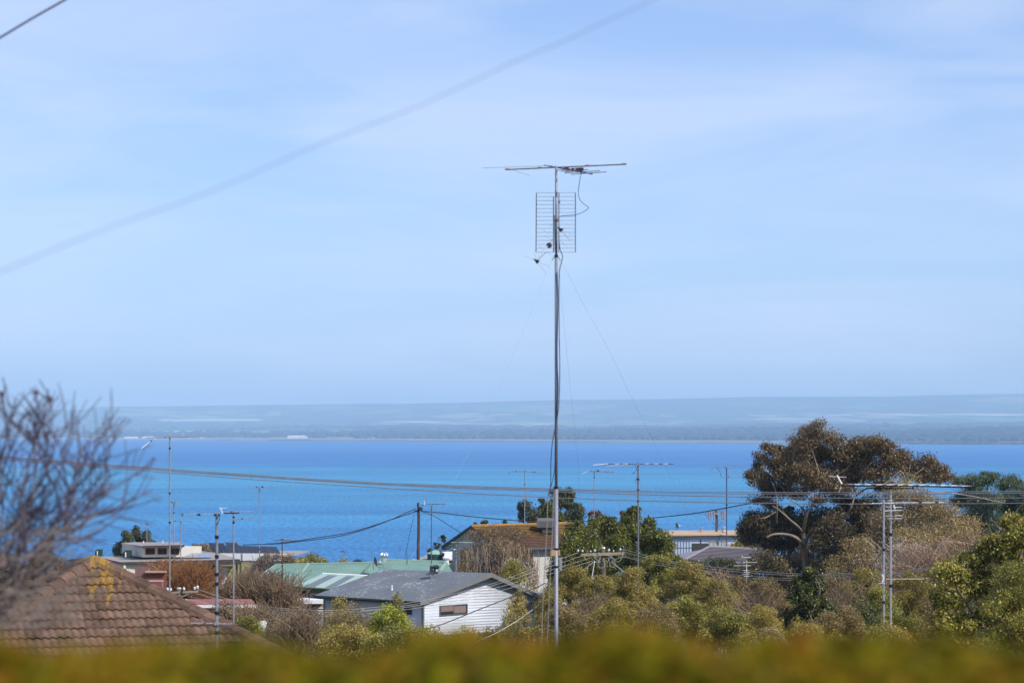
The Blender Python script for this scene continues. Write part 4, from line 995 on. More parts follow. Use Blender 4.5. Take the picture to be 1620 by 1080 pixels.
# ------------------------------------------------------------------ odds and ends in the yards at the left
def yard_bits():
    t = thing('brick_wall', P(240, 940, 128), 'red brick garden wall with pale coping left of the brush', 'wall')
    a, b = P(231, 905, 128), P(262, 905, 128)
    wall(t, (a.x, 128, 0), (b.x, 128, 0), gz(128) - .2, [(0, a.z), (1, a.z)], brick_red, .24, 'brickwork')
    MB().box(P(246.5, 904, 127.95), (1.1, .34, .09)).build('coping', mat('pink coping', (.42, .26, .22)), t)
    MB().box(P(223, 921, 128.2), (.6, .2, 1.6)).build('pier', mat('mauve brick', (.20, .11, .11)), t)
    r = thing('metal_rail', P(242, 919, 74), 'thin pale blue metal rail over the tiled hip before the brick wall', 'rail')
    MB().tube([P(225, 918.6, 72), P(259, 918.6, 72)], .018, 6).build('bar', mat('pale blue rail', (.35, .5, .7)), r)
    for u in (227, 257): MB().tube([P(u, 918.6, 72), (P(u, 918.6, 72).x, 72, gz(72))], .016, 5).build('upright', dull, r)
    s = thing('pale_board', P(414, 1002, 98), 'pale grey broken board leaning in the low shrubs', 'board')
    q = [P(409, 1001, 98), P(418, 999, 98), P(422.5, 984, 98.3), P(419, 980.5, 98.4), P(407, 983, 98.3)]
    bm_ = mat('bleached board', (.42, .44, .38), var=.25, scale=4, stretch=(6, 1, 1)); MB().slab(q, .04).build('sheet', bm_, s)
    MB().tube([q[0], q[2]], .015, 4).build('batten', bm_, s)
    # green channel marker out in the bay
    D = 1960; p = P(398, 758, D); c = thing('channel_marker', (p.x, D, 0), 'small green channel marker standing in the bay', 'channel marker')
    gm = mat('marker green', (.01, .35, .22)); MB().tube([(p.x, D, -2), (p.x, D, 2.6)], .35, 6).build('pile', mat('marker pile', (.12, .14, .14)), c)
    MB().lathe((p.x, D, 0), [(1.0, 2.6), (1.0, 3.0), (.55, 3.1), (.55, 5.2), (.9, 5.3), (.02, 6.6)], 10).build('day_mark', gm, c)
yard_bits()

# ================================================================== masts, aerials, poles and wires
def smooth_path(pts, k=6):
    pts = [Vector(p) for p in pts]
    if len(pts) < 3: return pts
    out = []
    ext = [pts[0] * 2 - pts[1]] + pts + [pts[-1] * 2 - pts[-2]]
    for i in range(1, len(ext) - 2):
        a, b, c, d = ext[i - 1:i + 3]
        for j in range(k):
            s = j / k; out.append(.5 * ((2 * b) + (c - a) * s + (2 * a - 5 * b + 4 * c - d) * s * s + (3 * b - a - 3 * c + d) * s ** 3))
    out.append(pts[-1]); return out
def wire(px, d0, d1, r, m, label, group=None, name='overhead_wire', cat='wire', n=5, k=6):
    """cable through the places seen along px, distance running from d0 to d1"""
    u0, u1 = px[0][0], px[-1][0]; v0, v1 = px[0][1], px[-1][1]
    pts = []
    for u, v in px:
        f = (u - u0) / (u1 - u0) if abs(u1 - u0) > abs(v1 - v0) else (v - v0) / (v1 - v0)
        pts.append(P(u, v, d0 + (d1 - d0) * f))
    return MB().tube(smooth_path(pts, k), r, n).build(name, m, None, label, cat, group, org=tuple(pts[0]))

def aerial(u, v_top, v_foot, d, r, label, booms, base_z=None, m_mast=None, name='tv_antenna', extra=None, bands=(), bend=0.0, guys=(), cat='tv antenna'):
    """mast with yagis. booms: (u0, v0, u1, v1, elements, element length, material, yaw degrees)"""
    m_mast = m_mast or dull
    top = P(u, v_top, d); foot = Vector((top.x, d, base_z if base_z is not None else P(u, v_foot, d).z - .15))
    t = thing(name, foot, label, cat)
    MB().tube([foot, foot.lerp(top, .5) + Vector((bend, 0, 0)), top], r, 7).build('mast', m_mast, t)
    for zf in bands:
        p = P(u, zf, d); MB().tube([p - ZUP * r * 1.2, p + ZUP * r * 1.2], r * 1.45, 8).build('clamp', plastic, t)
    for (u0, v0, u1, v1, n, el, m, yaw) in booms:
        a = P(u0, v0, d); b = P(u1, v1, d); ln = (b - a).length; cx = a.lerp(b, (u - u0) / (u1 - u0) if u1 != u0 else .5)
        a.y += (a.x - cx.x) * math.tan(R(yaw)) - r * 1.6; b.y += (b.x - cx.x) * math.tan(R(yaw)) - r * 1.6
        rb = max(.008, .32 / FPX * d * 1.5)
        MB().tube([a, b], rb, 6).build('boom', m, t)
        e = (b - a).normalized(); s = Vector((-e.y, e.x, 0)).normalized()
        for i in range(n):
            f = (i + .15) / (n - .7 if n > 1 else 1); f = min(f, 1.0); p = a.lerp(b, f) + ZUP * rb * (1 if el > 0 else 0)
            L_ = abs(el) * (1.0 - .28 * f) / 2
            o = MB().tube([p - s * L_, p + s * L_], rb * .55, 5).build('element', m if i % 2 else alu, t)
            if i == max(1, n // 3):
                MB().box(p - ZUP * rb * .6, (rb * 5, rb * 4, rb * 3.4)).build('junction_box', plastic, t)
        MB().box(cx + Vector((0, -r * 1.2, 0)), (r * 3.2, r * 3.2, r * 2.2)).build('bracket', dull, t)
    if extra: extra(t, d)
    return t

gy = lambda d: gz(d) - .3
# ---- the tall mast in the middle
def tall_mast():
    d = 42.0; pm = mat('galvanised mast', (.24, .25, .30), rough=.5, metal=.25, var=.18, scale=3)
    top, foot = P(880, 262.5, d), P(880, 1030, d); foot.z = gy(d)
    t = thing('mast_antenna', foot, 'tall grey mast carrying a yagi on top and a grid panel antenna', 'tv antenna')
    j1, j2 = P(880, 404, d), P(880, 771, d)
    MB().tube([j1, top], .0215, 10).build('upper_mast', pm, t, smooth=True)
    MB().tube([j2, j1], .027, 10).build('middle_mast', pm, t, smooth=True)
    MB().tube([foot, j2], .0345, 10).build('lower_mast', pm, t, smooth=True)
    for v, rr in ((771, .042), (896, .04), (405, .036), (349, .034), (868, .041)): MB().tube([P(880, v + 1.6, d), P(880, v - 1.6, d)], rr, 10).build('clamp', plastic if v != 349 else mat('brown clamp', (.12, .07, .06)), t)
    # top yagi: boom turned nearly end-on, long elements across
    a, b = P(861, 261.5, d + 1.1), P(937, 275.5, d - 1.6); dk = mat('dark weathered rod', (.10, .09, .11), rough=.5); pk = mat('mauve insulator', (.22, .12, .12))
    MB().tube([a, b], .011, 6).build('boom', dk, t)
    el = [(P(799, 268.6, d), P(991, 260, d), .011, dk), (P(763, 266, d + .7), P(874, 262, d + .7), .0045, alu), (P(812, 269.5, d - .5), P(838, 277.5, d - .5), .004, alu)]
    for p, q, r, m in el: MB().tube([p, q], r, 6).build('element', m, t)
    for f in (.50, .60, .68, .80, .93):
        p = a.lerp(b, f); s = .19 + .1 * (f > .7); MB().tube([p + Vector((-s, .25, .01)), p + Vector((s, -.25, -.0))], .0065, 5).build('element', dk, t)
    for u, v in ((802.5, 268.4), (854, 266), (929.5, 262.7), (987.5, 260.2)): MB().box(P(u, v - .4, d - .02), (.075, .05, .028)).build('insulator', pk, t)
    for u, v, w, h in ((896, 266.6, 8, 4.6), (906, 268, 4, 4), (913, 268.3, 5, 3)): MB().box(P(u, v, d - .3), (w * .011, .06, h * .011)).build('insulator', mat('mauve brown insulator', (.07, .035, .045)), t)
    MB().box(P(919, 268, d - .5), (.085, .07, .055)).build('junction_box', plastic, t); MB().tube([P(919, 268, d - .5), P(919.4, 274, d - .5)], .016, 6).build('plug', plastic, t)
    # panel antenna: reflector grid behind the mast
    yb = d + .10
    for u in (848.6, 875.6, 884.2, 910.3):
        MB().tube([P(u, 305 if u != 875.6 else 311, yb), P(u + (-.6 if u < 860 else 0), 399, yb)], .0085, 6).build('panel_upright', dk, t)
    for i in range(16):
        v = 304.8 + i * 6.27
        MB().tube([P(848.2, v + .2, yb - .02), P(910.6, v, yb - .02)], .0034, 5).build('grid_rod', mat('grid rod', (.19, .18, .23), rough=.5), t)
    MB().box(P(884.6, 319.8, d + .02), (.03, .03, .03)).build('knob', plastic, t)
    MB().tube([P(877, 340, d - .03), P(878, 398, d - .05)], .0075, 6).build('feed_rod', dk, t)
    # bow ties with their dark insulators; the lower ones hang loose on their arm
    M = MB().lathe(P(868.8, 388, d - .25), [(.01, -.026), (.044, -.018), (.049, 0), (.044, .018), (.01, .026)], 16, Matrix.Rotation(R(80), 3, 'X')); M.build('insulator', plastic, t)
    MB().tube([P(875, 378, d - .1), P(869, 386, d - .24), P(850, 411, d - .5)], .008, 5).build('feed_arm', dull, t)
    MB().tube([P(864, 399, d - .5), P(849, 413, d - .5)], .006, 5).build('feed_arm', dull, t)
    for c, w in ((P(849.4, 413.6, d - .5), 1.0), (P(887, 363.5, d - .2), 1.0)):
        MB().add([c + Vector(q) * .058 for q in ((-1, -.3, .9), (.2, -.3, .35), (.9, -.3, .3), (.35, -.3, -.4), (.0, -.3, -.8), (-.4, -.3, -.2))] + [c + Vector(q) * .058 for q in ((-1, .3, .9), (.2, .3, .35), (.9, .3, .3), (.35, .3, -.4), (.0, .3, -.8), (-.4, .3, -.2))],
                 [(0, 1, 2, 3, 4, 5), (11, 10, 9, 8, 7, 6)] + [(i, i + 6, (i + 1) % 6 + 6, (i + 1) % 6) for i in range(6)]).build('insulator', plastic, t)
        for q in ((-.22, .0, .10), (.20, 0, -.08), (.16, 0, -.20), (-.05, 0, .16)): MB().tube([c, c + Vector(q) * w], .0032, 4).build('whisker', dull, t)
    for (u0, v0, u1, v1) in ((858, 363, 868, 371), (860, 372, 874, 380), (864, 398, 878, 408), (852, 388, 862, 396), (888, 366, 904, 380), (886, 381, 898, 391)): MB().tube([P(u0, v0, d - .2), P(u1, v1, d - .2)], .003, 4).build('whisker', dull, t)
    for s in (-1, 1): MB().tube([P(880, 408, d), P(880 + 4 * s, 407.5, d), P(880 + 7 * s, 412 , d)], .008, 5).build('guy_hook', dull, t)
    cab = mat('grey coax cable', (.035, .045, .09), rough=.5)
    MB().tube(smooth_path([P(919.4, 274, d - .5), P(916.5, 290, d - .48), P(915, 306, d - .45), P(917.5, 316, d - .4), P(924, 323, d - .35), P(931, 328.5, d - .3), P(925, 334, d - .25), P(910, 340, d - .15), P(888, 342, d - .06), P(881, 348, d - .04)], 6), .0055, 6).build('coax_cable', cab, t)
    MB().tube(smooth_path([P(884, 378, d - .05), P(886, 394, d - .05), P(890, 406, d - .05), P(887, 420, d - .05), P(884.5, 440, d - .05), P(884.6, 520, d - .05), P(885.6, 580, d - .05), P(884, 640, d - .05), P(880, 668, d - .06), P(874, 700, d - .06), P(871.5, 730, d - .06), P(871, 768, d - .06), P(866, 790, d - .06)], 6), .0075, 6).build('coax_cable', cab, t)
    MB().tube(smooth_path([P(881.5, 430, d - .04), P(882.8, 480, d - .04), P(881.4, 560, d - .04), P(883, 620, d - .04), P(878.6, 690, d - .05), P(877.5, 740, d - .05), P(874, 760, d - .05), P(870, 775, d - .05)], 6), .0065, 6).build('coax_cable', cab, t)
    rope = mat('pale rope', (.24, .23, .20))
    MB().tube(smooth_path([P(867, 778, d - .1), P(864.5, 850, d - .1), P(860, 930, d - .1), P(856.5, 1010, d - .1), P(853, 1080, d - .1)], 5), .0075, 5).build('halyard', rope, t)
    MB().tube(smooth_path([P(876, 778, d - .1), P(873.5, 850, d - .1), P(869.5, 930, d - .1), P(866, 1010, d - .1), P(862, 1080, d - .1)], 5), .0075, 5).build('halyard', rope, t)
    # bracket box with two caps at two thirds of its height over the yards
    tb = mat('tan bracket block', (.42, .27, .13)); MB().box(P(875, 874, d), (.085, .07, .10)).build('bracket_block', tb, t); MB().box(P(884.5, 874, d), (.035, .07, .09)).build('bracket_block', tb, t)
    MB().box(P(887, 891, d + .04), (.05, .05, .22)).build('meter_box', mat('grey box', (.25, .27, .28)), t)
    gw = mat('thin guy wire', (.26, .28, .33), rough=.5)
    for i, q in enumerate(([(873, 412, d), (862, 436, d), (835, 505, d - .5), (795, 600, d - 1), (755, 690, d - 1.6), (712, 772, d - 2.2), (640, 900, d - 3)],
              [(887, 412, d), (900, 436, d), (925, 485, d + .6), (960, 548, d + 1.4), (1000, 630, d + 2.4), (1042, 715, d + 3.6), (1090, 812, d + 4.8), (1180, 960, d + 7)],
              [(884, 412, d), (888, 470, d + 1), (897, 560, d + 3), (906, 650, d + 5), (914, 730, d + 7), (918, 800, d + 9), (926, 960, d + 12)])):
        MB().tube(smooth_path([P(*w) for w in q], 4), .0016, 4).build('guy_wire', gw, t)
tall_mast()

red_b = mat('reddish boom', (.26, .10, .10), rough=.6)
# ---- the other aerials, each on its own mast
aerial(268.5, 690, 938, 62, .019, 'thin tall antenna mast with long boom, foot behind the tiled hip', [(232, 692.5, 311, 690.5, 9, .75, dull, 5)], gy(62), bands=(709, 780, 826),
       extra=lambda t, d: (MB().tube([P(223.5, 709, d - .3), P(239.5, 696.5, d)], .008, 5).build('reflector_rod', white_p, t), MB().box(P(238.5, 697.5, d), (.05, .05, .04)).build('knob', plastic, t), MB().tube([P(267, 712, d), P(263, 740, d), P(266, 780, d)], .003, 4).build('stay', dull, t)))
aerial(275, 794, 858, 212, .045, 'small mast with a T bar on the cream upper roof beside the thin tall mast', [(265, 794, 278.5, 794, 3, .8, dull, 10)], bands=(811,),
       extra=lambda t, d: (MB().tube([P(278.5, 790, d - .2), P(278.5, 800, d - .2)], .05, 5).build('end_plate', dull, t), MB().tube([P(275, 840, d), P(268, 856, d)], .025, 4).build('stay', dull, t)))
aerial(286, 824, 890, 208, .05, 'low antenna with wide thin boom before the upstairs windows', [(266.5, 824, 307, 824, 5, 1.2, dull, 4)])
aerial(232.5, 829, 858, 224, .035, 'tiny antenna among the treetops left of the cream building', [(226, 828.5, 240, 828.7, 3, .8, dull, 4)], bands=(829,))
cab_m = mat('black coax', (.02, .022, .03))
aerial(343, 812, 1000, 44.6, .026, 'thick near mast with side boom and a fallen yagi at the tiled roof', [(289, 814, 350, 813.5, 6, .28, alu, 4), (303, 984.5, 367, 986.5, 7, .34, alu, 6)], gy(44),
       bands=(849, 880, 908, 923, 969, 1000), m_mast=mat('bluish galvanised mast', (.24, .28, .32), rough=.5, metal=.3, var=.3, scale=9),
       extra=lambda t, d: ([MB().box(P(u, 814, d - .05), (w * .0117, .05, 3.4 * .0117)).build('element_clamp', plastic, t) for u, w in ((289, 2.6), (316, 2.2), (341, 4.5), (346.5, 3))],
                           MB().tube(smooth_path([P(346.5, 815, d - .05), P(347.5, 820, d - .05), P(345, 826, d - .04), P(343.5, 830, d - .03)], 4), .006, 5).build('coax_cable', cab_m, t),
                           MB().tube([P(349, 802, d), P(352, 812, d)], .01, 4).build('reflector_rod', white_p, t), MB().tube([P(346, 804, d), P(359, 803, d)], .006, 4).build('reflector_rod', white_p, t)))
aerial(369.5, 812, 986, 57, .019, 'slim mast with two stacked booms just behind the tiled hip', [(352, 809.5, 401, 809, 8, .35, alu, 5), (373, 820.5, 402, 819.5, 4, .3, dull, 4)], gy(57), bands=(818, 826),
       extra=lambda t, d: (MB().tube([P(354, 811.5, d - .1), P(378.5, 811, d - .1)], .013, 5).build('lower_boom', plastic, t), MB().tube([P(368, 828, d), P(363, 848, d), P(358.5, 856, d)], .004, 4).build('stay', dull, t)))
aerial(410.5, 770.5, 886, 221, .05, 'slender tall mast standing on the khaki hall with thin top boom', [(390, 770.5, 438.5, 770.3, 7, 1.2, dull, 4)], bands=(868,),
       extra=lambda t, d: (MB().tube([P(409, 773, d), P(406.5, 800, d), P(407, 812, d)], .012, 4).build('stay', dull, t), MB().box(P(415, 770, d - .3), (.16, .1, .14)).build('knob', plastic, t)))
aerial(446.5, 853, 965, 150, .034, 'rusty dark antenna pole in front of the left green roof', [(433, 854, 472, 854.8, 6, .9, rust, 5)], gy(150), m_mast=rust, bands=(895, 908, 912), extra=lambda t, d: MB().box(P(446.5, 853.5, d), (.2, .08, .1)).build('head_bracket', plastic, t))
aerial(545, 872, 892, 222, .035, 'tiny antenna at the waterline behind the green ridge', [(537.5, 872, 547, 872, 3, .7, rust, 4)])
aerial(682.5, 799, 889, 188, .04, 'antenna mast on the green ridge just right of the dark wooden pole', [(672.5, 797.5, 704.5, 797, 6, 1.0, rust, 4)], bands=(806, 814), m_mast=mat('dark mast', (.09, .10, .13)),
       extra=lambda t, d: (MB().tube([P(671, 792, d), P(672.3, 800, d)], .03, 4).build('reflector_rod', white_p, t), MB().tube([P(666, 799, d), P(670, 798.5, d)], .04, 4).build('rear_boom', plastic, t), [MB().tube([P(680.5, v, d - .1), P(684.5, v, d - .1)], .02, 4).build('step', dull, t) for v in (803, 806, 809, 812, 815)]))
aerial(721.5, 864, 905, 172, .035, 'short mast with pale greenish boom before the white brick gable corner', [(713.5, 857.3, 750, 857.8, 5, .8, mat('pale green boom', (.42, .50, .42)), 4)], bands=(866, 871, 876, 882), m_mast=dull,
       extra=lambda t, d: (MB().tube([P(721.5, 865, d), P(721.5, 857, d)], .02, 5).build('neck', dull, t), MB().box(P(719, 868.5, d - .1), (.13, .08, .06)).build('knob', white_p, t)))
aerial(830, 746.5, 834, 203, .038, 'mast on the mossy tiled ridge with drooping thin boom', [(805.5, 745.5, 836, 745.3, 7, 1.3, dull, 5), (836, 745.3, 863, 749.2, 7, 1.0, dull, 5)], bands=(766,),
       extra=lambda t, d: MB().tube([P(805.5, 746, d), P(806, 750, d)], .03, 4).build('end_rod', dull, t))
aerial(940, 745, 835, 207, .038, 'mast with reddish boom above the dark pines, right of the tall mast', [(929, 745, 971, 746.5, 8, 1.2, red_b, 5)], bands=(755,),
       extra=lambda t, d: (MB().tube([P(921, 749.5, d), P(931, 744, d)], .02, 4).build('reflector_rod', white_p, t), MB().box(P(946, 744.6, d - .3), (.2, .1, .16)).build('knob', rust, t)))
aerial(1009.5, 731, 900, 104, .037, 'strong mast with long black and white boom over the dark pines', [(955.5, 734.2, 1066, 733.6, 15, 1.1, plastic, 3)], gy(104), m_mast=mat('blue grey mast', (.16, .18, .22), rough=.5, metal=.3), bands=(758, 775, 792),
       extra=lambda t, d: (MB().tube([P(938.5, 735.2, d - .4), P(962, 733.2, d)], .012, 4).build('reflector_rod', white_p, t), MB().tube([P(960, 736.6, d - .4), P(1000, 734.8, d)], .012, 4).build('reflector_rod', alu, t),
                           MB().tube(smooth_path([P(1005, 736, d), P(1007, 742, d), P(1003, 748, d), P(1000, 747, d)], 4), .012, 4).build('coax_cable', cab_m, t), MB().tube(smooth_path([P(1008, 755, d), P(1005.5, 760, d), P(1007, 765, d)], 4), .012, 4).build('coax_cable', cab_m, t),
                           [MB().tube([P(a, b + .2, d - .15), P(a + 8, b, d - .15)], .016, 4).build('white_element', white_p, t) for a, b in ((972, 733.4), (986, 733.3), (1020, 733.2), (1034, 733.2), (1049, 733.3))],
                           MB().tube([P(1009, 757, d), P(1018, 770, d), P(1026, 790, d)], .006, 4).build('stay', dull, t)))
aerial(1149.5, 739, 866, 205, .05, 'mast with two thin booms standing on the lilac-grey ribbed roof', [(1127, 739.5, 1181, 739, 9, 1.3, dull, 4), (1141, 754.5, 1172, 753.8, 4, .9, dull, 4)], m_mast=mat('dark blue mast', (.05, .07, .13)), bands=(798, 803),
       extra=lambda t, d: (MB().tube([P(1127, 740, d), P(1126, 743.5, d)], .03, 4).build('end_rod', dull, t), MB().tube(smooth_path([P(1134, 740, d), P(1139, 746, d), P(1141, 754, d)], 4), .018, 4).build('coax_cable', cab_m, t)))
wm = mat('chalky aluminium', (.50, .50, .47), rough=.6)
aerial(1181, 886, 932, 132, .03, 'low chalky antenna with crossed bars half hidden in the scrub', [(1165, 889.5, 1198.5, 889, 5, .5, wm, 4)], gy(132), m_mast=wm, bands=(),
       extra=lambda t, d: [MB().tube([P(a, v, d - q), P(b, v, d - q)], .022, 5).build('element', wm, t) for a, b, v, q in ((1173, 1188, 881.5, .6), (1161, 1188, 894.3, -.4), (1176, 1185, 902, .1), (1177, 1186, 905, .1), (1176, 1185, 908, .1), (1177, 1186, 911, .1))] + [MB().tube([P(1174.5, 879, d - .6), P(1174.5, 895, d + .4)], .03, 5).build('upright', wm, t)])
def big_right():
    d = 62
    t = aerial(1409, 775, 985, d, .031, 'tall mast of the pair at right with very long black boom', [(1333, 767.5, 1536, 770.2, 20, .55, plastic, 3)], gy(62), m_mast=galv, bands=(770, 845, 926),
        extra=lambda t, d: (MB().tube([P(1333, 768.2, d - .1), P(1440, 768.2, d - .1), P(1534, 770.8, d - .1)], .019, 6).build('lower_boom', plastic, t), MB().tube([P(1341, 765.6, d - .12), P(1440, 765.4, d - .12), P(1537, 768.3, d - .12)], .004, 5).build('upper_boom', white_p, t),
            [MB().tube([P(u, 766 + (u - 1340) * .013, d - .3), P(u + 9, 765.7 + (u - 1340) * .013, d - .1)], .007, 5).build('element', white_p, t) for u in range(1352, 1530, 17)],
            MB().tube([P(1370, 772.2, d - .05), P(1444, 772.2, d - .05)], .014, 5).build('brace_bar', plastic, t), MB().tube([P(1444.5, 766, d - .05), P(1444.5, 773.5, d - .05)], .02, 5).build('brace_end', plastic, t),
            MB().tube([P(1324, 751.5, d), P(1332, 766, d)], .022, 6).build('reflector_rod', white_p, t), MB().tube([P(1331, 769, d), P(1327.5, 778, d)], .02, 6).build('reflector_rod', wm, t),
            MB().tube([P(1311, 753.3, d), P(1339, 754.7, d)], .012, 5).build('reflector_rod', mat('mauve rod', (.45, .40, .46)), t), MB().box(P(1332.5, 767, d), (.07, .07, .06)).build('knob', plastic, t), MB().box(P(1349, 769, d), (.04, .04, .05)).build('knob', plastic, t)))
    for (a, b, v) in ((1404, 1414, 796), (1404, 1414, 791.5), (1401, 1415, 801.5), (1403, 1412, 812), (1401, 1414, 816), (1404, 1414, 820)): MB().tube([P(a, v, d - .1), P(b, v, d - .1)], .010, 5).build('element', wm, t)
    for v in (802, 807, 815.2, 820): MB().tube([P(1416, v, d - .2), P(1427, v, d - .2)], .010, 5).build('element', alu, t)
    MB().tube([P(1414, 798, d - .15), P(1416, 808, d - .15)], .02, 5).build('small_upright', white_p, t); MB().tube([P(1400, 808, d - .15), P(1420, 807, d - .15)], .014, 5).build('small_boom', alu, t)
    MB().tube([P(1416, 808, d - .12), P(1416, 823, d - .12)], .012, 5).build('small_upright', dull, t)
    t2 = aerial(1398, 790, 980, d + 1, .028, 'shorter mast of the pair at right, left of the tall one', [], gy(62), m_mast=galv, bands=(869, 952))
    MB().tube([P(1343, 797.5, d + 1), P(1404, 795.4, d + 1)], .011, 5).build('boom', alu, t2); MB().tube([P(1404, 795, d + 1), P(1493, 794.6, d + 1)], .011, 5).build('boom', alu, t2)
    for u in (1456, 1482): MB().box(P(u, 794.6, d + .95), (.08, .05, .04)).build('knob', plastic, t2)
    for u in range(1366, 1490, 13): MB().tube([P(u, 796, d + .8), P(u + 3, 795, d + 1.2)], .006, 4).build('element', alu, t2)
    MB().tube([P(1395.5, 908, d + .9), P(1398, 914, d + .9), P(1395.5, 921, d + .9)], .022, 5).build('hook_bracket', white_p, t2)
    MB().tube([P(1389.5, 923, d + .9), P(1400, 922, d + .9)], .012, 5).build('side_bar', alu, t2); MB().tube([P(1401, 915.6, d + .7), P(1462, 915.2, d + .7)], .010, 5).build('side_bar', wm, t2)
    MB().tube([P(1398, 868, d + 1), P(1385, 886, d + 1.2), P(1370, 905, d + 1.4)], .007, 4).build('stay', rust, t2)
big_right()

# ---- wooden poles
def power_pole(u, v_top, d, w, label, arm=None, m=timber, cat='utility pole', top_r=.9):
    top = P(u, v_top, d); zf = gy(d); r = w / 2 / FPX * d
    t = thing('power_pole', (top.x, d, zf), label, cat)
    n = 6; pts = [Vector((top.x + .03 * math.sin(i * 1.7), d, zf + (top.z - zf) * i / n)) for i in range(n + 1)]
    MB().tube(pts, [r * (1.25 + (top_r - 1.25) * i / n) for i in range(n + 1)], 12).build('pole', m, t, smooth=False)
    return t, top, r
def insulator(t, p, s=1.0, m=None):
    MB().tube([p, p + ZUP * .14 * s], .012, 5).build('pin', dull, t)
    MB().lathe(p + ZUP * .10 * s, [(.03 * s, 0), (.075 * s, .01), (.055 * s, .05 * s), (.075 * s, .07 * s), (.045 * s, .13 * s), (.01, .15 * s)], 10).build('insulator', m or mat('porcelain', (.62, .62, .64), rough=.3), t)
def middle_pole():
    d = 143; t, top, r = power_pole(954, 866.5, d, 8.4, 'weathered wooden power pole with crossarm rising out of the scrub', None)
    am = mat('pale crossarm wood', (.27, .215, .16), var=.25, scale=3, rough=.9)
    MB().tube([top - ZUP * .02, top + ZUP * .06], [r * 1.0, r * .8], 12).build('pole_cap', galv, t)
    a, b = P(919, 877.2, d - .28), P(987.5, 874.8, d + .1)
    e = (b - a).normalized(); M = Matrix((e, Vector((-e.y, e.x, 0)).normalized(), e.cross(Vector((-e.y, e.x, 0)).normalized()))).transposed()
    MB().box((a + b) / 2 + Vector((0, -.12, 0)), ((b - a).length, .11, .16), M).build('crossarm', am, t)
    for u, v in ((914.5, 872.5), (921.5, 873), (934.5, 872.6), (941, 872.4), (963.5, 871.5), (970.5, 871.8), (981.5, 870.5)):
        f = (u - 919) / 68.5; insulator(t, P(u, v + 1.6, d - .28 + .38 * f - .1), .85 if u not in (934.5, 970.5) else .6)
    MB().tube([P(937, 877, d - .4), P(949.5, 891, d - .25)], .022, 5).build('arm_brace', galv, t); MB().tube([P(970, 877, d - .25), P(960, 889, d - .2)], .022, 5).build('arm_brace', galv, t)
    MB().box(P(947, 880, d - .3), (.07, .05, .42)).build('arm_bracket', galv, t); MB().box(P(947, 884, d - .3), (.05, .05, .3)).build('arm_bracket', wm, t)
    jw = mat('pale jumper wire', (.40, .40, .38))
    for q in ([(947, 872), (950, 880), (946, 892), (951, 898), (957, 893), (953, 884)], [(962, 880), (965, 892), (970, 897), (974, 892), (968, 885)], [(985, 873), (984, 882), (978, 888), (970, 884), (960, 876)], [(958, 876), (966, 880), (974, 884), (982, 880)], [(939, 886), (946, 889), (951, 887)]):
        MB().tube(smooth_path([P(u, v, d - .4) for u, v in q], 5), .014, 4).build('jumper_wire', jw, t)
middle_pole()
def dark_pole():
    d = 214; t, top, r = power_pole(662, 795, d, 4.6, 'bare dark brown wooden pole behind the green ridge against the sea', m=mat('dark pole wood', (.085, .055, .05), var=.25, stretch=(6, 6, .5), rough=.9, spec=.1))
    for v, s in ((803, 1), (808, -1), (806, 1)): MB().box(P(662 + 4 * s, v, d - .2), (.28, .1, .14)).build('wire_clamp', plastic, t)
dark_pole()
def far_pole():
    d = 236; t, top, r = power_pole(1133.5, 806, d, 4.4, 'grey far power pole with hanging gear above the tan roof edge', m=mat('grey pole wood', (.12, .11, .12), var=.2, rough=.9, spec=.1))
    MB().box(P(1133, 812, d - .35), (2.0, .12, .12)).build('crossarm', dull, t)
    mm = mat('mauve grey gear', (.24, .22, .26))
    for u in (1121, 1124.5, 1129, 1141.5, 1144.5):
        MB().tube([P(u, 808, d - .4), P(u + .8, 815, d - .4), P(u + 1.2, 822, d - .4)], [.10, .07, .10], 6).build('fuse', mm, t)
    for q in ([(1116, 812), (1118, 817), (1122, 814)], [(1127, 825), (1132, 830), (1136, 836)], [(1143, 825), (1138, 830), (1135, 838)], [(1140, 809), (1147, 805)]):
        MB().tube(smooth_path([P(u, v, d - .35) for u, v in q], 4), .025, 4).build('jumper_wire', mat('dark gear wire', (.12, .05, .07)), t)
far_pole()
def left_pole():
    d = 118; t, top, r = power_pole(283, 931, d, 8.5, 'pale-topped power pole with crossarm peeping over the tiled hip')
    MB().tube([top + ZUP * .005, top + ZUP * .07], [r * .92, r * .85], 10).build('pole_cap', mat('pale cap', (.5, .48, .42)), t)
    am = mat('grey crossarm wood', (.20, .175, .15), var=.25, scale=3, rough=.9)
    a, b = P(262, 937.5, d - .35), P(314, 935, d + .3); e = (b - a).normalized()
    MB().tube([a, b], .07, 4).build('crossarm', am, t); MB().tube([P(283, 945, d), P(302, 938, d)], .05, 4).build('crossarm', am, t)
    for u, v in ((265, 934.5), (270, 935), (291, 934), (308, 933), (312.5, 931.5)): insulator(t, P(u, v + 1.5, d - .2), .9)
    MB().tube([P(294, 947.5, d - .1), P(308, 958, d - .4)], .03, 5).build('pale_strut', white_p, t)
    for q in ([(266, 934), (272, 940), (279, 944)], [(270, 938), (275, 946), (282, 948)]): MB().tube(smooth_path([P(u, v, d - .3) for u, v in q], 4), .012, 4).build('jumper_wire', mat('pale jumper wire', (.40, .40, .38)), t)
left_pole()

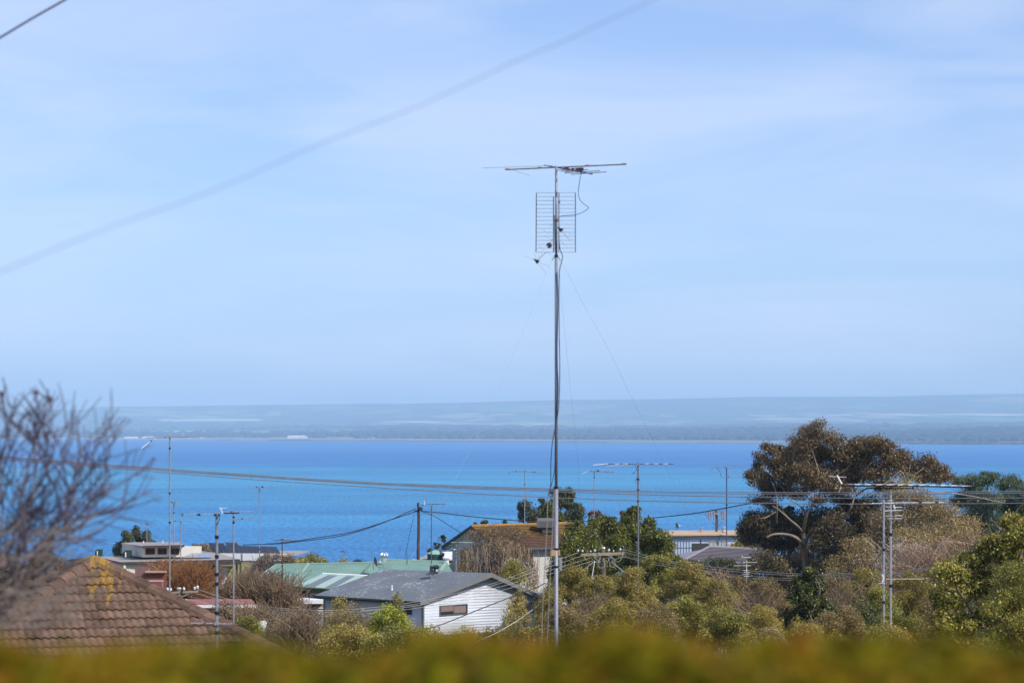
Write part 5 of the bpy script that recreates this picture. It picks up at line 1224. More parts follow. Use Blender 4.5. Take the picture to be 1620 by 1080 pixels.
# ---- wires
ww = mat('grey overhead wire', (.25, .225, .23), rough=.6); wl = mat('pale street wire', (.36, .35, .32)); wd = mat('black service wire', (.02, .025, .035))
G4 = 'four street wires crossing the whole view before the sea'
wire([(-60, 718), (0, 722), (100, 729), (200, 736.5), (400, 751), (600, 763), (800, 770.5), (1000, 776), (1200, 778.4), (1400, 778.5), (1620, 776.6), (1680, 775.5)], 76, 58, .0112, ww, 'topmost of the four long street wires before the sea', G4)
wire([(-60, 719.5), (0, 723.6), (100, 730.5), (200, 738.2), (400, 752.6), (600, 764.8), (800, 772.2), (1000, 778.2), (1200, 780.8), (1400, 781.2), (1620, 779.4), (1680, 778.4)], 76, 58.5, .0112, ww, 'second from the top of the four long street wires', G4)
wire([(-60, 721), (0, 725.2), (100, 732), (200, 739.8), (400, 754), (600, 766), (800, 774.3), (1000, 781.3), (1200, 786), (1400, 788.2), (1620, 787.3), (1680, 786.5)], 76, 58, .0112, ww, 'third from the top of the four long street wires', G4)
wire([(-60, 723), (0, 727), (100, 734.4), (200, 742), (400, 758), (600, 771), (800, 783), (1000, 791.2), (1200, 795.5), (1400, 796.8), (1620, 795.6), (1680, 795)], 76, 58, .0112, ww, 'lowest of the four long street wires, set apart below the others', G4)
wire([(1468, 777.5), (1500, 779.5), (1540, 785), (1590, 796)], 58, 59, .011, ww, 'short slanting wire linking two street wires at the right')
dA = 143; dB = 118
G5 = 'wires between the middle pole and the left pole'
for px, lb in (([(914, 874), (851, 895.7), (784, 921), (700, 943), (620, 957), (520, 965), (430, 960), (375, 951), (313, 932)], 'highest wire crossing the white gable from the middle pole'),
               ([(920, 879), (851, 902), (788, 923), (700, 946.5), (620, 960.5), (520, 968), (430, 963), (375, 955), (309, 938)], 'second wire from above crossing the white gable'),
               ([(937, 881), (847, 909), (794, 927), (668, 956), (600, 964), (520, 971), (430, 967), (375, 960), (300, 943)], 'third wire from above crossing the white gable'),
               ([(937, 887), (851, 913.5), (809, 929), (737, 947), (640, 964), (520, 974), (430, 971), (375, 965), (298, 947)], 'lowest of the four wires crossing the white gable')):
    wire(px, dA - .4, dB - .2, .0105, wl if True else wd, lb, G5)
G6 = 'wires running right from the middle pole'
for px, lb in (([(984, 868), (1058, 886.7), (1147, 898.5), (1236, 906), (1296, 907.5), (1355, 906), (1420, 903), (1500, 893), (1560, 880)], 'highest wire running right from the middle pole over the scrub'),
               ([(984, 872), (1058, 890), (1147, 902), (1236, 909), (1296, 909.8), (1355, 908), (1420, 904.5), (1500, 893.8), (1560, 881)], 'second wire running right from the middle pole'),
               ([(981, 878), (1058, 893), (1147, 907), (1236, 914.2), (1296, 914), (1355, 910.5), (1420, 906), (1500, 894.6), (1560, 882)], 'third wire running right from the middle pole'),
               ([(984, 880), (1050, 895), (1110, 905.5), (1190, 914.2), (1260, 917.5), (1330, 914), (1420, 907.5), (1500, 895.5), (1560, 883)], 'lowest wire running right from the middle pole')):
    wire(px, dA, 112, .013, wl, lb, G6)
wp = mat('white service cable', (.62, .62, .64))
wire([(941, 887), (905, 915), (868, 945.5), (847, 960.5), (820, 980), (788, 999), (750, 1016)], dA - .5, 62, .010, wp, 'white service cable falling left from the middle pole past the mast', k=5)
wire([(941, 887), (937, 910), (929.5, 958.6), (926, 985)], dA - .5, dA - 6, .016, wp, 'white cable dropping steeply from the middle pole into the scrub')
wire([(967, 888), (980, 898), (994, 909.5), (1010, 922)], dA - .5, dA - 20, .016, wp, 'short white cable going down right from the middle pole')
wire([(862, 922), (845, 930), (800, 947), (754, 965), (712, 982), (675, 995), (640, 1004)], 96, 88, .020, wd, 'black service wire slanting across the white gable windows')
G7 = 'dark wires from the bare dark pole'
wire([(658, 804), (600, 829), (540, 847), (470, 856.5), (440, 859.5), (385, 861.5)], 214, 205, .04, wd, 'upper black wire sagging left from the dark pole over the sea', G7)
wire([(658, 808.5), (630, 818), (560, 840), (500, 850.5), (446, 858), (420, 860)], 214, 208, .04, wd, 'lower black wire running left beside the upper one from the dark pole', G7)
wire([(666, 808), (700, 811), (740, 816), (800, 821.5), (870, 825.5), (930, 824)], 214, 222, .045, wd, 'black wire going right from the dark pole toward the cooler', G7)
wire([(666, 808), (690, 818), (728, 842)], 214, 204, .028, wd, 'thin dark wire slanting from the dark pole to the mossy roof')
wire([(1020, 820), (1060, 816), (1100, 811.5), (1140, 804.5), (1180, 797), (1200, 793)], 232, 226, .05, wd, 'black wire rising to the eucalypt across the far pole')
wire([(1118, 888), (1140, 915), (1165, 955), (1195, 1000), (1205, 1015)], 88, 80, .006, wl, 'pale stay wire slanting down through the scrub right of the conifer', name='stay_wire')
wire([(655, 815), (648, 845), (640, 885)], 214, 206, .022, wd, 'thin stay wire left of the dark pole', name='stay_wire')
# two cables overhead, close to the camera
wire([(-60, 452), (0, 430), (167, 362), (333, 303), (500, 231), (667, 166), (810, 100), (900, 62), (1030, 1), (1090, -28)], 7.0, 8.6, .0014, mat('blue grey cable', (.10, .14, .24)), 'out-of-focus cable slanting across the whole sky', k=8, n=8)
wire([(-40, 84), (0, 60), (50, 30), (103, 0), (160, -33)], 18, 19, .0095, mat('dark overhead cable', (.05, .06, .10)), 'dark cable crossing the top left corner of the sky', n=8)

# ================================================================== plants
LM = dict(
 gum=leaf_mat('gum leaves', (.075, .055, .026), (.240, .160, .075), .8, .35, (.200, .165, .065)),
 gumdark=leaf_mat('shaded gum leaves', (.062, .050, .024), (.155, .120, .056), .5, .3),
 pine=leaf_mat('dark pine needles', (.045, .058, .013), (.19, .195, .026), 1.0, .35, (.27, .27, .04)),
 cypress=leaf_mat('dark green needles', (.030, .042, .018), (.075, .090, .032), .7, .25, (.09, .085, .035)),
 scrub=leaf_mat('olive scrub leaves', (.27, .215, .050), (.50, .39, .095), .35, .5, (.60, .50, .10), .4),
 scrubbrown=leaf_mat('dry scrub leaves', (.215, .155, .066), (.39, .285, .115), .35, .45, (.44, .34, .10), .4),
 bright=leaf_mat('bright yellow green leaves', (.19, .20, .020), (.40, .40, .04), 1.2, .35),
 green=leaf_mat('fresh green leaves', (.155, .150, .030), (.37, .33, .060), .6, .45, (.50, .44, .085), .4),
 deep=leaf_mat('deep green leaves', (.034, .050, .016), (.100, .115, .030), 1.0, .3, (.19, .18, .045), .5),
 willow=leaf_mat('grey green feathery leaves', (.060, .090, .050), (.120, .165, .080), .4, .3),
 brown=leaf_mat('brown feathery foliage', (.12, .084, .044), (.235, .165, .088), .6, .3, (.15, .125, .05)),
 greyb=leaf_mat('grey brown brush', (.110, .080, .055), (.200, .150, .105), .6, .25),
 purple=leaf_mat('purple shrub leaves', (.060, .020, .030), (.12, .045, .055), 1, .25),
 pale=leaf_mat('pale dry leaves', (.30, .22, .11), (.45, .36, .19), 1, .3),
 hedge=leaf_mat('hedge leaves', (.022, .042, .003), (.22, .205, .008), 4.0, .45, (.32, .165, .016), .4, gloss=.004),
 hedgetip=leaf_mat('young hedge leaves', (.18, .15, .008), (.36, .19, .02), 4.0, .5, (.34, .12, .016), .3, gloss=.004),
)
bark = mat('grey brown bark', (.14, .105, .08), var=.3, scale=3, rough=.9, spec=.1); bark_p = mat('pale gum bark', (.25, .20, .155), var=.3, scale=2, rough=.85, spec=.1)
twig_m = mat('grey brown twigs', (.24, .17, .11), var=.3, scale=2, rough=.9, spec=.05); twig_r = mat('red brown brush stems', (.27, .13, .055), var=.4, scale=.7, rough=.9, spec=.05)
twig_p = mat('bleached bare twigs', (.42, .34, .27), var=.25, scale=2, rough=.9, spec=.05); twig_k = mat('pinkish bare twigs', (.36, .24, .165), var=.25, scale=2, rough=.9, spec=.05)
twig_d = mat('dark winter twigs', (.10, .082, .11), var=.3, scale=4, rough=.9, spec=.05)

def leaf_cloud(rs, C, RAD, n, size, aspect=.42, droop=0.0, outer=.55, up=.25):
    """n leaf quads in ellipsoids C (k,3) with radii RAD (k,3)"""
    w = (RAD[:, 0] * RAD[:, 1] * RAD[:, 2]) ** (2 / 3); w = w / w.sum()
    idx = rs.choice(len(C), n, p=w)
    d = rs.normal(size=(n, 3)); d /= np.linalg.norm(d, axis=1, keepdims=True)
    r = outer + (1 - outer) * rs.rand(n, 1) ** .6; r *= 1 + .12 * rs.normal(size=(n, 1)); fl = rs.rand(n, 1) < .16; r = np.where(fl, r * rs.uniform(1.0, 1.28, (n, 1)), r)
    p = C[idx] + d * r * RAD[idx]
    nrm = d * .9 + rs.normal(size=(n, 3)) * .75 + np.array([0, 0, up]); nrm /= np.linalg.norm(nrm, axis=1, keepdims=True)
    ax = rs.normal(size=(n, 3)); ax[:, 2] -= droop * 3; ax -= nrm * (ax * nrm).sum(1, keepdims=True); ax /= np.linalg.norm(ax, axis=1, keepdims=True) + 1e-9
    bx = np.cross(nrm, ax); s = size * rs.uniform(.6, 1.35, (n, 1))
    a = ax * s * .5; b = bx * s * .5 * aspect
    V = np.stack([p - a, p + b - a * .1, p + a, p - b - a * .1], 1).reshape(-1, 3)
    F = np.arange(n * 4).reshape(n, 4); return V, F

def limbs(mb, base, targets, r0, rs, n=6, lift=.45, sides=6):
    for T in targets:
        T = Vector(T); L_ = (T - base).length
        k1 = base.lerp(T, .3) + Vector((rs.normal() * .05 * L_, rs.normal() * .05 * L_, L_ * .10 * lift * 2)); k2 = base.lerp(T, .7) + Vector((rs.normal() * .06 * L_, rs.normal() * .06 * L_, L_ * .07))
        mb.tube(smooth_path([base, k1, k2, T], n), r0 * .55, sides, r1=r0 * .10)

def plant(name, label, cat, clumps, d, lm, n, leaf_px=4.2, deep=None, group=None, trunk=None, bark_m=None, aspect=.42, droop=0.0, outer=.55, seed=1, vb=None, flat=1.0, nl=10, part='foliage', sub=0):
    """clumps: (u, v, half width px, half height px[, distance offset]) as seen; each gets real depth about distance d"""
    rs = np.random.RandomState(seed); C = []; RD = []; n = int(n * 1.5)
    us = [c[0] for c in clumps]; span = (max(us) - min(us)) / FPX * d + 1e-6; deep = deep if deep is not None else max(.4, span * .35)
    for c in clumps:
        dd = d + (c[4] if len(c) > 4 else rs.uniform(-1, 1) * deep); p = P(c[0], c[1], dd); rx, rz = c[2] / FPX * dd, c[3] / FPX * dd
        C.append(p); RD.append((rx, (rx + rz) / 2 * flat, rz))
    C = np.array([tuple(c) for c in C]); RD = np.array(RD)
    if sub:      # break each clump into smaller tufts so that light and shade read
        c2 = []; r2 = []
        for c, r in zip(C, RD):
            for _ in range(sub):
                q = rs.normal(size=3); q /= np.linalg.norm(q); c2.append(c + q * r * rs.uniform(.25, .78)); r2.append(r * rs.uniform(.32, .58))
        C2, R2 = np.array(c2), np.array(r2)
    else: C2, R2 = C, RD
    zb = gz(d); bx = C[:, 0].mean() if trunk is None else P(trunk[0], 680, d).x
    base = Vector((bx, d, zb)); t = thing(name, base, label, cat, group)
    V, F = leaf_cloud(rs, C2, R2, n, leaf_px / FPX * d, aspect, droop, outer if not sub else .35)
    if sub:      # and some leaves all through the main masses so that they hang together
        V1, _ = leaf_cloud(rs, C, RD * .92, int(n * .38), leaf_px / FPX * d, aspect, droop, .15); V = np.concatenate([V, V1])
    keep = V.reshape(-1, 4, 3)[:, :, 2].min(1) > zb + .03
    V = V.reshape(-1, 4, 3)[keep].reshape(-1, 3); F = np.arange(len(V)).reshape(-1, 4)
    np_mesh(part, V, F, lm, t)
    mb = MB(); fork = base.lerp(Vector((C[:, 0].mean(), C[:, 1].mean(), C[:, 2].mean())), .5)
    h = max(.3, C[:, 2].max() - zb)
    r0 = max(.02, h * (.009 if name == 'shrub' else .018)) if trunk is None else trunk[1] / FPX * d / 2
    if trunk is not None and len(trunk) > 2:
        pts = [base] + [P(u, v, d) for u, v in trunk[2]]; fork = pts[-1]; mb.tube(smooth_path(pts, 4), r0, 8, r1=r0 * .8)
    else: mb.tube([base - ZUP * .2, base.lerp(fork, .5) + Vector((h * .02, 0, 0)), fork], r0, 7, r1=r0 * .7)
    order = rs.permutation(len(C))[:nl]
    limbs(mb, fork, [tuple(C[i] + RD[i] * np.array([0, 0, .2])) for i in order], r0 * 1.5, rs)
    mb.build('trunk', bark_m or bark, t, kind=None, smooth=True)
    return t, C, RD

def dome(rs, u0, u1, vt, vb, k, rr=(9, 18), power=2.2):
    """clumps that fill a mound standing between u0 and u1"""
    out = []
    for i in range(k):
        f = rs.uniform(0.02, .98); s = 1 - abs(2 * f - 1) ** power; top = vb + (vt - vb) * max(.12, s)
        r = rs.uniform(*rr); g = rs.uniform(0, 1) ** .7
        v = top + r * .75 + (vb - top) * (1 - g) * .9
        out.append((u0 + (u1 - u0) * f, v, r * rs.uniform(.9, 1.3), r * rs.uniform(.7, 1.0)))
    return out
_sd = [100]
def bush(u0, u1, vt, vb, d, lm, label, k=None, n=None, cat='shrub', name='shrub', rr=None, leaf_px=4.2, group=None, power=2.2, dens=1.0, **kw):
    leaf_px *= .86; kw.setdefault('outer', .3)
    _sd[0] += 1; rs = np.random.RandomState(_sd[0]); A = (u1 - u0) * (vb - vt); rr = rr or (max(5, min(16, (vb - vt) * .16)), max(8, min(26, (vb - vt) * .30)))
    k = k or int(max(6, min(60, A / (rr[0] + rr[1]) ** 2 * 7.5))); n = n or int(min(26000, A * .85 * dens * (4.2 / leaf_px) ** 2 + 300))
    return plant(name, label, cat, dome(rs, u0, u1, vt, vb, k, rr, power), d, LM[lm], n, leaf_px, group=group, seed=_sd[0], nl=min(14, k), **kw)

def brush(u0, u1, vt, vb, d, m, label, n=260, h=.5, spread=.25, px=1.2, name='bare_shrub', cat='bare shrub', power=2.0, curl=.4, side=3, group=None, part='twigs', depth=None):
    """many thin stems, each forking, rising from the ground"""
    _sd[0] += 1; rs = np.random.RandomState(_sd[0]); zb = gz(d); x0, x1 = P(u0, 680, d).x, P(u1, 680, d).x; zt, z0 = P(0, vt, d).z, P(0, vb, d).z
    t = thing(name, ((x0 + x1) / 2, d, zb), label, cat, group); mb = MB(); depth = depth or (x1 - x0) * .35
    z0 = max(zb, z0 - (zt - z0) * .3)
    for i in range(n):
        f = rs.rand(); x = x0 + (x1 - x0) * f; top = z0 + (zt - z0) * max(.2, 1 - abs(2 * f - 1) ** power) * rs.uniform(.55, 1.05); y = d + rs.uniform(-depth, depth)
        st = z0 + (top - z0) * rs.uniform(0, .45); L_ = top - st; dx, dy = rs.normal() * spread * L_, rs.normal() * spread * L_
        c1 = rs.normal() * curl * L_ * .3
        r = px / FPX * d / 2
        a = Vector((x, y, st)); b = Vector((x + dx * .4 + c1, y + dy * .4, st + L_ * .5)); c = Vector((x + dx, y + dy, top))
        mb.tube(smooth_path([a, b, c], 3), r, side, cap=False, r1=r * .5)
        for q in range(2):
            g = rs.uniform(.3, .8); o = a.lerp(c, g); e = o + Vector((rs.normal() * .3 * L_, rs.normal() * .3 * L_, rs.uniform(.15, .5) * L_ * (1 - g * .4)))
            mb.tube([o, o.lerp(e, .5) + Vector((0, 0, .05 * L_)), e], r * .7, side, cap=False, r1=r * .35)
    mb.build(part, m, t)
    mb = MB(); cx = (x0 + x1) / 2
    for i in range(6):
        x = x0 + (x1 - x0) * (i + .5) / 6; mb.tube([(cx + (x - cx) * .6, d, zb - .1), (x, d + .6, zb + (z0 - zb) * .6), (x + rs.normal() * .2, d, z0 + (zt - z0) * .4)], 1.3 * px / FPX * d / 2, 5, r1=px / FPX * d / 2)
    mb.build('stem', m, t); return t

# ------------------------------------------------------------------ the big gum tree
gum = [(1292, 682, 27, 17), (1262, 700, 22, 18), (1318, 692, 22, 14), (1285, 712, 40, 22), (1248, 722, 26, 18), (1330, 716, 32, 20), (1357, 700, 22, 14), (1383, 700, 30, 14), (1405, 716, 34, 18), (1368, 728, 34, 18), (1432, 730, 28, 18),
       (1452, 742, 24, 14), (1464, 726, 22, 14), (1486, 744, 20, 13), (1502, 754, 14, 9), (1470, 756, 26, 10), (1214, 708, 16, 13), (1204, 726, 16, 13), (1220, 734, 14, 11), (1190, 754, 18, 13), (1214, 765, 26, 16), (1186, 748, 10, 8),
       (1240, 750, 22, 14), (1300, 745, 36, 20), (1345, 750, 34, 18), (1270, 740, 28, 14), (1198, 790, 24, 10), (1222, 800, 20, 10), (1240, 778, 24, 12), (1290, 765, 26, 12), (1330, 775, 30, 12), (1385, 748, 24, 12), (1262, 786, 16, 7)]
gum += [(1280, 700, 34, 26), (1262, 728, 34, 26), (1300, 728, 36, 26), (1340, 735, 36, 26), (1235, 738, 26, 20), (1262, 762, 34, 24), (1306, 764, 36, 24), (1346, 762, 32, 22), (1378, 745, 34, 24), (1410, 740, 30, 20), (1442, 744, 26, 18), (1474, 744, 24, 16), (1225, 778, 24, 14), (1212, 754, 20, 16), (1330, 790, 24, 12), (1290, 788, 22, 10), (1395, 768, 28, 16), (1200, 740, 14, 14), (1228, 716, 18, 14), (1430, 718, 20, 12), (1355, 712, 30, 18), (1386, 714, 28, 16), (1490, 756, 22, 10)]
gumlow = [(1195, 826, 26, 18), (1182, 846, 20, 16), (1222, 822, 30, 18), (1250, 838, 30, 18), (1205, 852, 28, 16), (1282, 820, 26, 16), (1305, 838, 26, 18), (1245, 812, 22, 10), (1176, 835, 12, 10), (1318, 812, 22, 12), (1235, 862, 26, 12), (1345, 800, 22, 14), (1290, 800, 22, 10)]
def big_gum():
    d = 186
    t, C, RD = plant('gum_tree', 'big brown-green gum tree with spreading crown, tallest tree at the right', 'tree', [(a, b, c * 1.04, e * 1.06) for a, b, c, e in gum], d, LM['gum'], 46000, 3.9, deep=3.5, trunk=(1274, 10, [(1274, 890), (1273, 862), (1270, 840)]), bark_m=bark_p, aspect=.38, droop=.5, seed=7, nl=0, sub=7)
    mb = MB(); rs = np.random.RandomState(3)
    Q = lambda u, v, k=0: P(u, v, d + k)
    for px, r0, r1 in (([(1270, 842), (1262, 832), (1250, 822), (1232, 806), (1222, 800)], 4, 1.6), ([(1274, 870), (1262, 852), (1244, 845), (1224, 845), (1212, 850)], 6, 2.6), ([(1274, 860), (1280, 842), (1290, 837), (1300, 836)], 3.4, 1.4),
                       ([(1270, 842), (1276, 815), (1288, 795), (1300, 775), (1312, 755), (1326, 742)], 5, 1.5), ([(1300, 775), (1298, 755), (1292, 735), (1285, 712)], 3, 1.1), ([(1276, 815), (1266, 800), (1250, 790), (1240, 775)], 3, 1.1),
                       ([(1330, 830), (1345, 805), (1352, 785), (1362, 760), (1375, 735), (1400, 715)], 3.6, 1.4), ([(1352, 785), (1372, 772), (1400, 765), (1425, 745), (1434, 762), (1440, 735)], 3.4, 1.2), ([(1425, 745), (1442, 752), (1462, 740)], 2.6, 1), ([(1240, 775), (1224, 755), (1208, 740), (1204, 726)], 2.4, 1),
                       ([(1228, 830), (1229, 800), (1228, 780), (1222, 762)], 3.6, 1.6), ([(1312, 755), (1330, 748), (1345, 735)], 2.2, 1), ([(1288, 795), (1270, 780), (1256, 765)], 2, .9), ([(1228, 745), (1232, 730), (1226, 715)], 1.8, .9), ([(1434, 765), (1432, 748), (1428, 735)], 1.8, .9), ([(1250, 822), (1238, 806), (1246, 800)], 1.8, .8), ([(1232, 806), (1212, 818), (1200, 820)], 2.4, .9)):
        px_ = [Q(u, v, -1.8 if i else -.3) for i, (u, v) in enumerate(px)]; k = len(smooth_path(px_, 4)); s = 1 / FPX * d / 2
        mb.tube(smooth_path(px_, 4), r0 * s, 6, r1=r1 * s)
    mb.build('branch', bark_p, t, smooth=True)
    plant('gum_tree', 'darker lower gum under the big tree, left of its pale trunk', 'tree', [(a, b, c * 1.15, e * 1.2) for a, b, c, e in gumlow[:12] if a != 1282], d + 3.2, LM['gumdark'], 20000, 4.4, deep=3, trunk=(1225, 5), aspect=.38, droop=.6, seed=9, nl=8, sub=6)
    # bark strips hanging by the trunk
    mb = MB()
    for i in range(7):
        u = 1262 + i * 2.2; mb.tube([Q(u + 3, 860 + i, -.8), Q(u + 1, 872 + 2 * (i % 3), -.9), Q(u, 886, -.9)], .05, 4, r1=.02)
    mb.build('hanging_bark', mat('hanging bark', (.30, .15, .09)), t)
big_gum()

# ------------------------------------------------------------------ trees and shrubs at the back, along the waterline
def round_tree(clumps, d, lm, label, n, **kw):
    _sd[0] += 1; return plant(kw.pop('name', 'tree'), label, 'tree', clumps, d, LM[lm], n, kw.pop('leaf_px', 3.4), seed=_sd[0], **kw)
round_tree([(186, 872, 9, 14), (192, 880, 10, 12), (202, 850, 10, 13), (198, 860, 11, 9), (216, 843, 9, 13), (222, 855, 11, 9), (232, 847, 8, 12), (238, 858, 9, 7), (210, 866, 14, 10), (186, 860, 5, 5)], 236, 'deep', 'dark green ragged trees behind the cream upper level', 4500, sub=6, outer=.4)
round_tree([(832, 800, 14, 12), (826, 815, 8, 14), (846, 815, 14, 16), (862, 806, 12, 14), (872, 822, 18, 14), (857, 792, 6, 5)], 236, 'cypress', 'dark green rounded tree behind the mossy roof, left of the tall mast', 4600, sub=6, droop=.3)
round_tree([(882, 780, 15, 11), (900, 782, 13, 12), (890, 795, 20, 14), (905, 802, 14, 10)], 238, 'cypress', 'tallest dark round-headed tree behind the cooler', 3600, sub=6, droop=.3)
round_tree([(905, 818, 14, 14), (918, 812, 11, 16), (912, 828, 14, 9)], 235, 'cypress', 'dark drooping tree just right of the cooler', 2600, sub=5, droop=.6)
round_tree([(868, 805, 14, 12), (878, 818, 16, 14), (860, 824, 14, 10)], 230, 'pine', 'yellow-green tree crown directly behind the mast', 2400, sub=5)
round_tree([(942, 812, 10, 8), (950, 820, 9, 7), (936, 822, 8, 8), (933, 813, 4, 5)], 236, 'greyb', 'small grey feathery treetop against the sea by the reddish boom', 1300, sub=5, outer=.3)
round_tree([(988, 820, 9, 9), (984, 832, 10, 10), (995, 828, 8, 8), (985, 812, 5, 5)], 200, 'brown', 'brown treetop left of the strong boom mast', 1400, sub=5, outer=.3)
bush(1036, 1060, 832, 850, 200, 'deep', 'small dark bush beside the tan roof at the waterline', leaf_px=3.2)
bush(286, 348, 855, 884, 236, 'scrubbrown', 'olive brown bush between the cream building and the solar panels', leaf_px=3.2)
bush(398, 480, 866, 905, 214, 'brown', 'round brown bush between the khaki hall and the green roof', leaf_px=3.2)
bush(462, 522, 871, 899, 210, 'green', 'green bush right behind the left green roof', leaf_px=3.2)
bush(466, 492, 887, 900, 206, 'greyb', 'little grey-brown bush poking over the green hip', leaf_px=3)
bush(522, 560, 880, 900, 216, 'scrub', 'yellow-green tuft above the green ridge at the waterline', leaf_px=3)
bush(553, 584, 882, 898, 216, 'purple', 'purple-leaved bush behind the green ridge', leaf_px=3)
bush(-60, 60, 866, 940, 150, 'greyb', 'grey-brown thicket behind the bare tree at the left edge', leaf_px=4)
bush(36, 108, 862, 915, 172, 'brown', 'dark brown rounded thicket left of the cream building', leaf_px=4)
bush(-20, 70, 890, 935, 190, 'scrubbrown', 'low brown thicket at the far left waterline', leaf_px=3.4)
round_tree([(700, 852, 8, 6), (690, 864, 8, 7), (706, 864, 9, 7), (696, 874, 12, 7), (680, 870, 6, 4), (715, 874, 9, 6)], 216, 'deep', 'sparse dark treetop behind the white shed', 900, outer=.3, sub=3)
for us, lb in (((752, 766, 778), 'little leafy treetop over the left of the mossy ridge'), ((786, 798, 806), 'second little treetop over the mossy ridge by the drooping boom')):
    round_tree([(us[0], 831, 6, 5), (us[1], 826 + (us[0] > 780) * -1, 6, 6), (us[2], 832, 6, 4)], 222, 'deep', lb, 500, leaf_px=3, outer=.2, sub=3)
bush(1140, 1214, 851, 876, 214, 'scrub', 'yellow-green shrub row above the ribbed grey roof', leaf_px=3.4, cat='shrub')
bush(716, 760, 885, 915, 182, 'scrubbrown', 'dark brown bush under the white brick corner', leaf_px=3.6)

bush(872, 935, 868, 945, 162, 'deep', 'dark bush filling between the tall mast and the middle pole', leaf_px=3.8, dens=1.3)
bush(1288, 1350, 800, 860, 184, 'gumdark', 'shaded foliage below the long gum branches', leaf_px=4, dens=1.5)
# weeping brown tree with hanging strands
def weeping():
    cl = [(752, 848, 18, 12), (780, 842, 24, 12), (812, 846, 22, 14), (760, 868, 20, 18), (738, 880, 14, 20), (790, 870, 28, 22), (822, 872, 18, 20), (834, 896, 14, 20), (735, 902, 12, 18), (770, 900, 26, 22), (804, 904, 26, 22), (842, 918, 12, 16), (760, 842, 12, 7)]
    t, C, RD = plant('weeping_tree', 'brown weeping tree in front of the white brick house', 'tree', cl, 181, LM['brown'], 9000, 4.2, deep=2, aspect=.22, droop=1.4, seed=31, nl=9, outer=.3)
    rs = np.random.RandomState(8); mb = MB()
    for i in range(340):
        u = rs.uniform(728, 852); v = 846 + 70 * rs.rand() + abs(u - 788) * .35; L_ = rs.uniform(14, 40); dd = 181 + rs.uniform(-3.2, 1.5)
        mb.tube([P(u, v, dd), P(u + rs.normal() * 2.5, v + L_ * .5, dd), P(u + rs.normal() * 4, v + L_, dd)], .026, 3, cap=False, r1=.012)
    mb.build('strands', twig_m, t, kind='stuff')
weeping()
bush(796, 832, 880, 925, 176, 'green', 'small green bush inside the skirt of the weeping tree', leaf_px=3.8)

# pines right of the mast
def pine(cl, d, label, n, seed, px=4.2, lm='pine'):
    n = int(n * 1.8); cl = [(a, b, c * 1.16, e * 1.14) for a, b, c, e in cl]
    plant('pine_tree', label, 'tree', cl, d, LM[lm], n, px, deep=1.4, seed=seed, aspect=.36, sub=13, outer=.3, nl=12)
pine([(912, 838, 18, 14), (905, 860, 20, 22), (925, 850, 22, 20), (893, 886, 24, 26), (930, 882, 26, 26), (912, 908, 26, 20), (888, 905, 20, 22), (895, 930, 22, 16)], 152, 'broad dark pine with yellow-green tips right of the tall mast', 11000, 41)
pine([(958, 826, 18, 12), (948, 842, 22, 16), (972, 842, 22, 16), (958, 862, 28, 20), (980, 868, 22, 22), (955, 890, 28, 20), (940, 830, 10, 8)], 156, 'yellow-green topped pine standing behind the middle power pole', 10500, 42)
pine([(1003, 808, 10, 8), (1000, 822, 13, 14), (1006, 842, 18, 16), (1000, 866, 22, 20), (1010, 890, 26, 22), (992, 846, 12, 14)], 158, 'tall narrow dark pine behind the strong boom mast', 8500, 43)
pine([(1026, 832, 12, 12), (1042, 848, 16, 12), (1030, 858, 20, 18), (1052, 866, 16, 14), (1040, 885, 26, 20), (1064, 890, 14, 14), (1036, 908, 26, 16)], 154, 'dark pine sloping down to the tan-roofed house', 9000, 44)

# ------------------------------------------------------------------ middle distance at the left
brush(222, 350, 886, 948, 168, twig_r, 'dense red-brown brush before the cream building', n=900, spread=.16, px=1.7, power=8)
brush(245, 330, 892, 960, 150, twig_r, 'nearer red-brown brush below the dark eave', n=500, spread=.2, px=1.7, power=6)
brush(340, 480, 900, 962, 152, twig_m, 'bare grey-brown shrub before the khaki wall and green roof', n=800, spread=.3, px=1.6, power=4)
brush(196, 262, 898, 945, 140, twig_k, 'thin bare twigs before the red brick wall', n=160, spread=.3, px=1.5)
brush(398, 440, 872, 918, 200, twig_d, 'bare thin branches before the khaki wall lamp', n=60, spread=.4, px=1.2)
bush(300, 420, 945, 1010, 118, 'brown', 'brown shrub mass behind the hip of the tiled roof', leaf_px=3.8, dens=.8)
brush(350, 470, 952, 1002, 110, twig_m, 'tangled bare shrub below the red-roofed shed', n=500, spread=.5, px=1.8)
bush(360, 420, 968, 1012, 96, 'green', 'green low shrub beside the pale board', leaf_px=4)
bush(415, 520, 958, 1020, 92, 'greyb', 'grey-brown shrub right of the pale board', leaf_px=3.8)
brush(430, 520, 955, 1010, 90, twig_m, 'thin twiggy growth over the grey-brown shrub', n=300, spread=.4, px=1.6)
bush(505, 612, 950, 1020, 122, 'scrubbrown', 'olive shrub under the low corner of the grey roof', leaf_px=3.8)
bush(518, 560, 940, 985, 158, 'scrub', 'light green bush between the verandah posts', leaf_px=3.6)
bush(580, 660, 955, 1020, 112, 'bright', 'bright yellow-green rounded shrub under the grey eave', leaf_px=4.2, rr=(8, 14), dens=1.5, power=3)
bush(614, 640, 934, 985, 126, 'green', 'slim sprig of leaves rising before the grey eave', leaf_px=4, n=700, rr=(4, 8))
bush(500, 600, 982, 1040, 72, 'scrub', 'low olive bush close to the hedge, left of the bright shrub', leaf_px=4.2, dens=1.2, power=4)
bush(570, 700, 986, 1040, 66, 'green', 'low green bush close to the hedge below the bright shrub', leaf_px=4.2, dens=1.2, power=4)
bush(650, 705, 984, 1030, 82, 'scrub', 'leafy shrub left of centre under the gable wall', leaf_px=4.4)
bush(695, 775, 986, 1035, 76, 'scrub', 'low rounded shrub before the white gable wall', leaf_px=4.4)
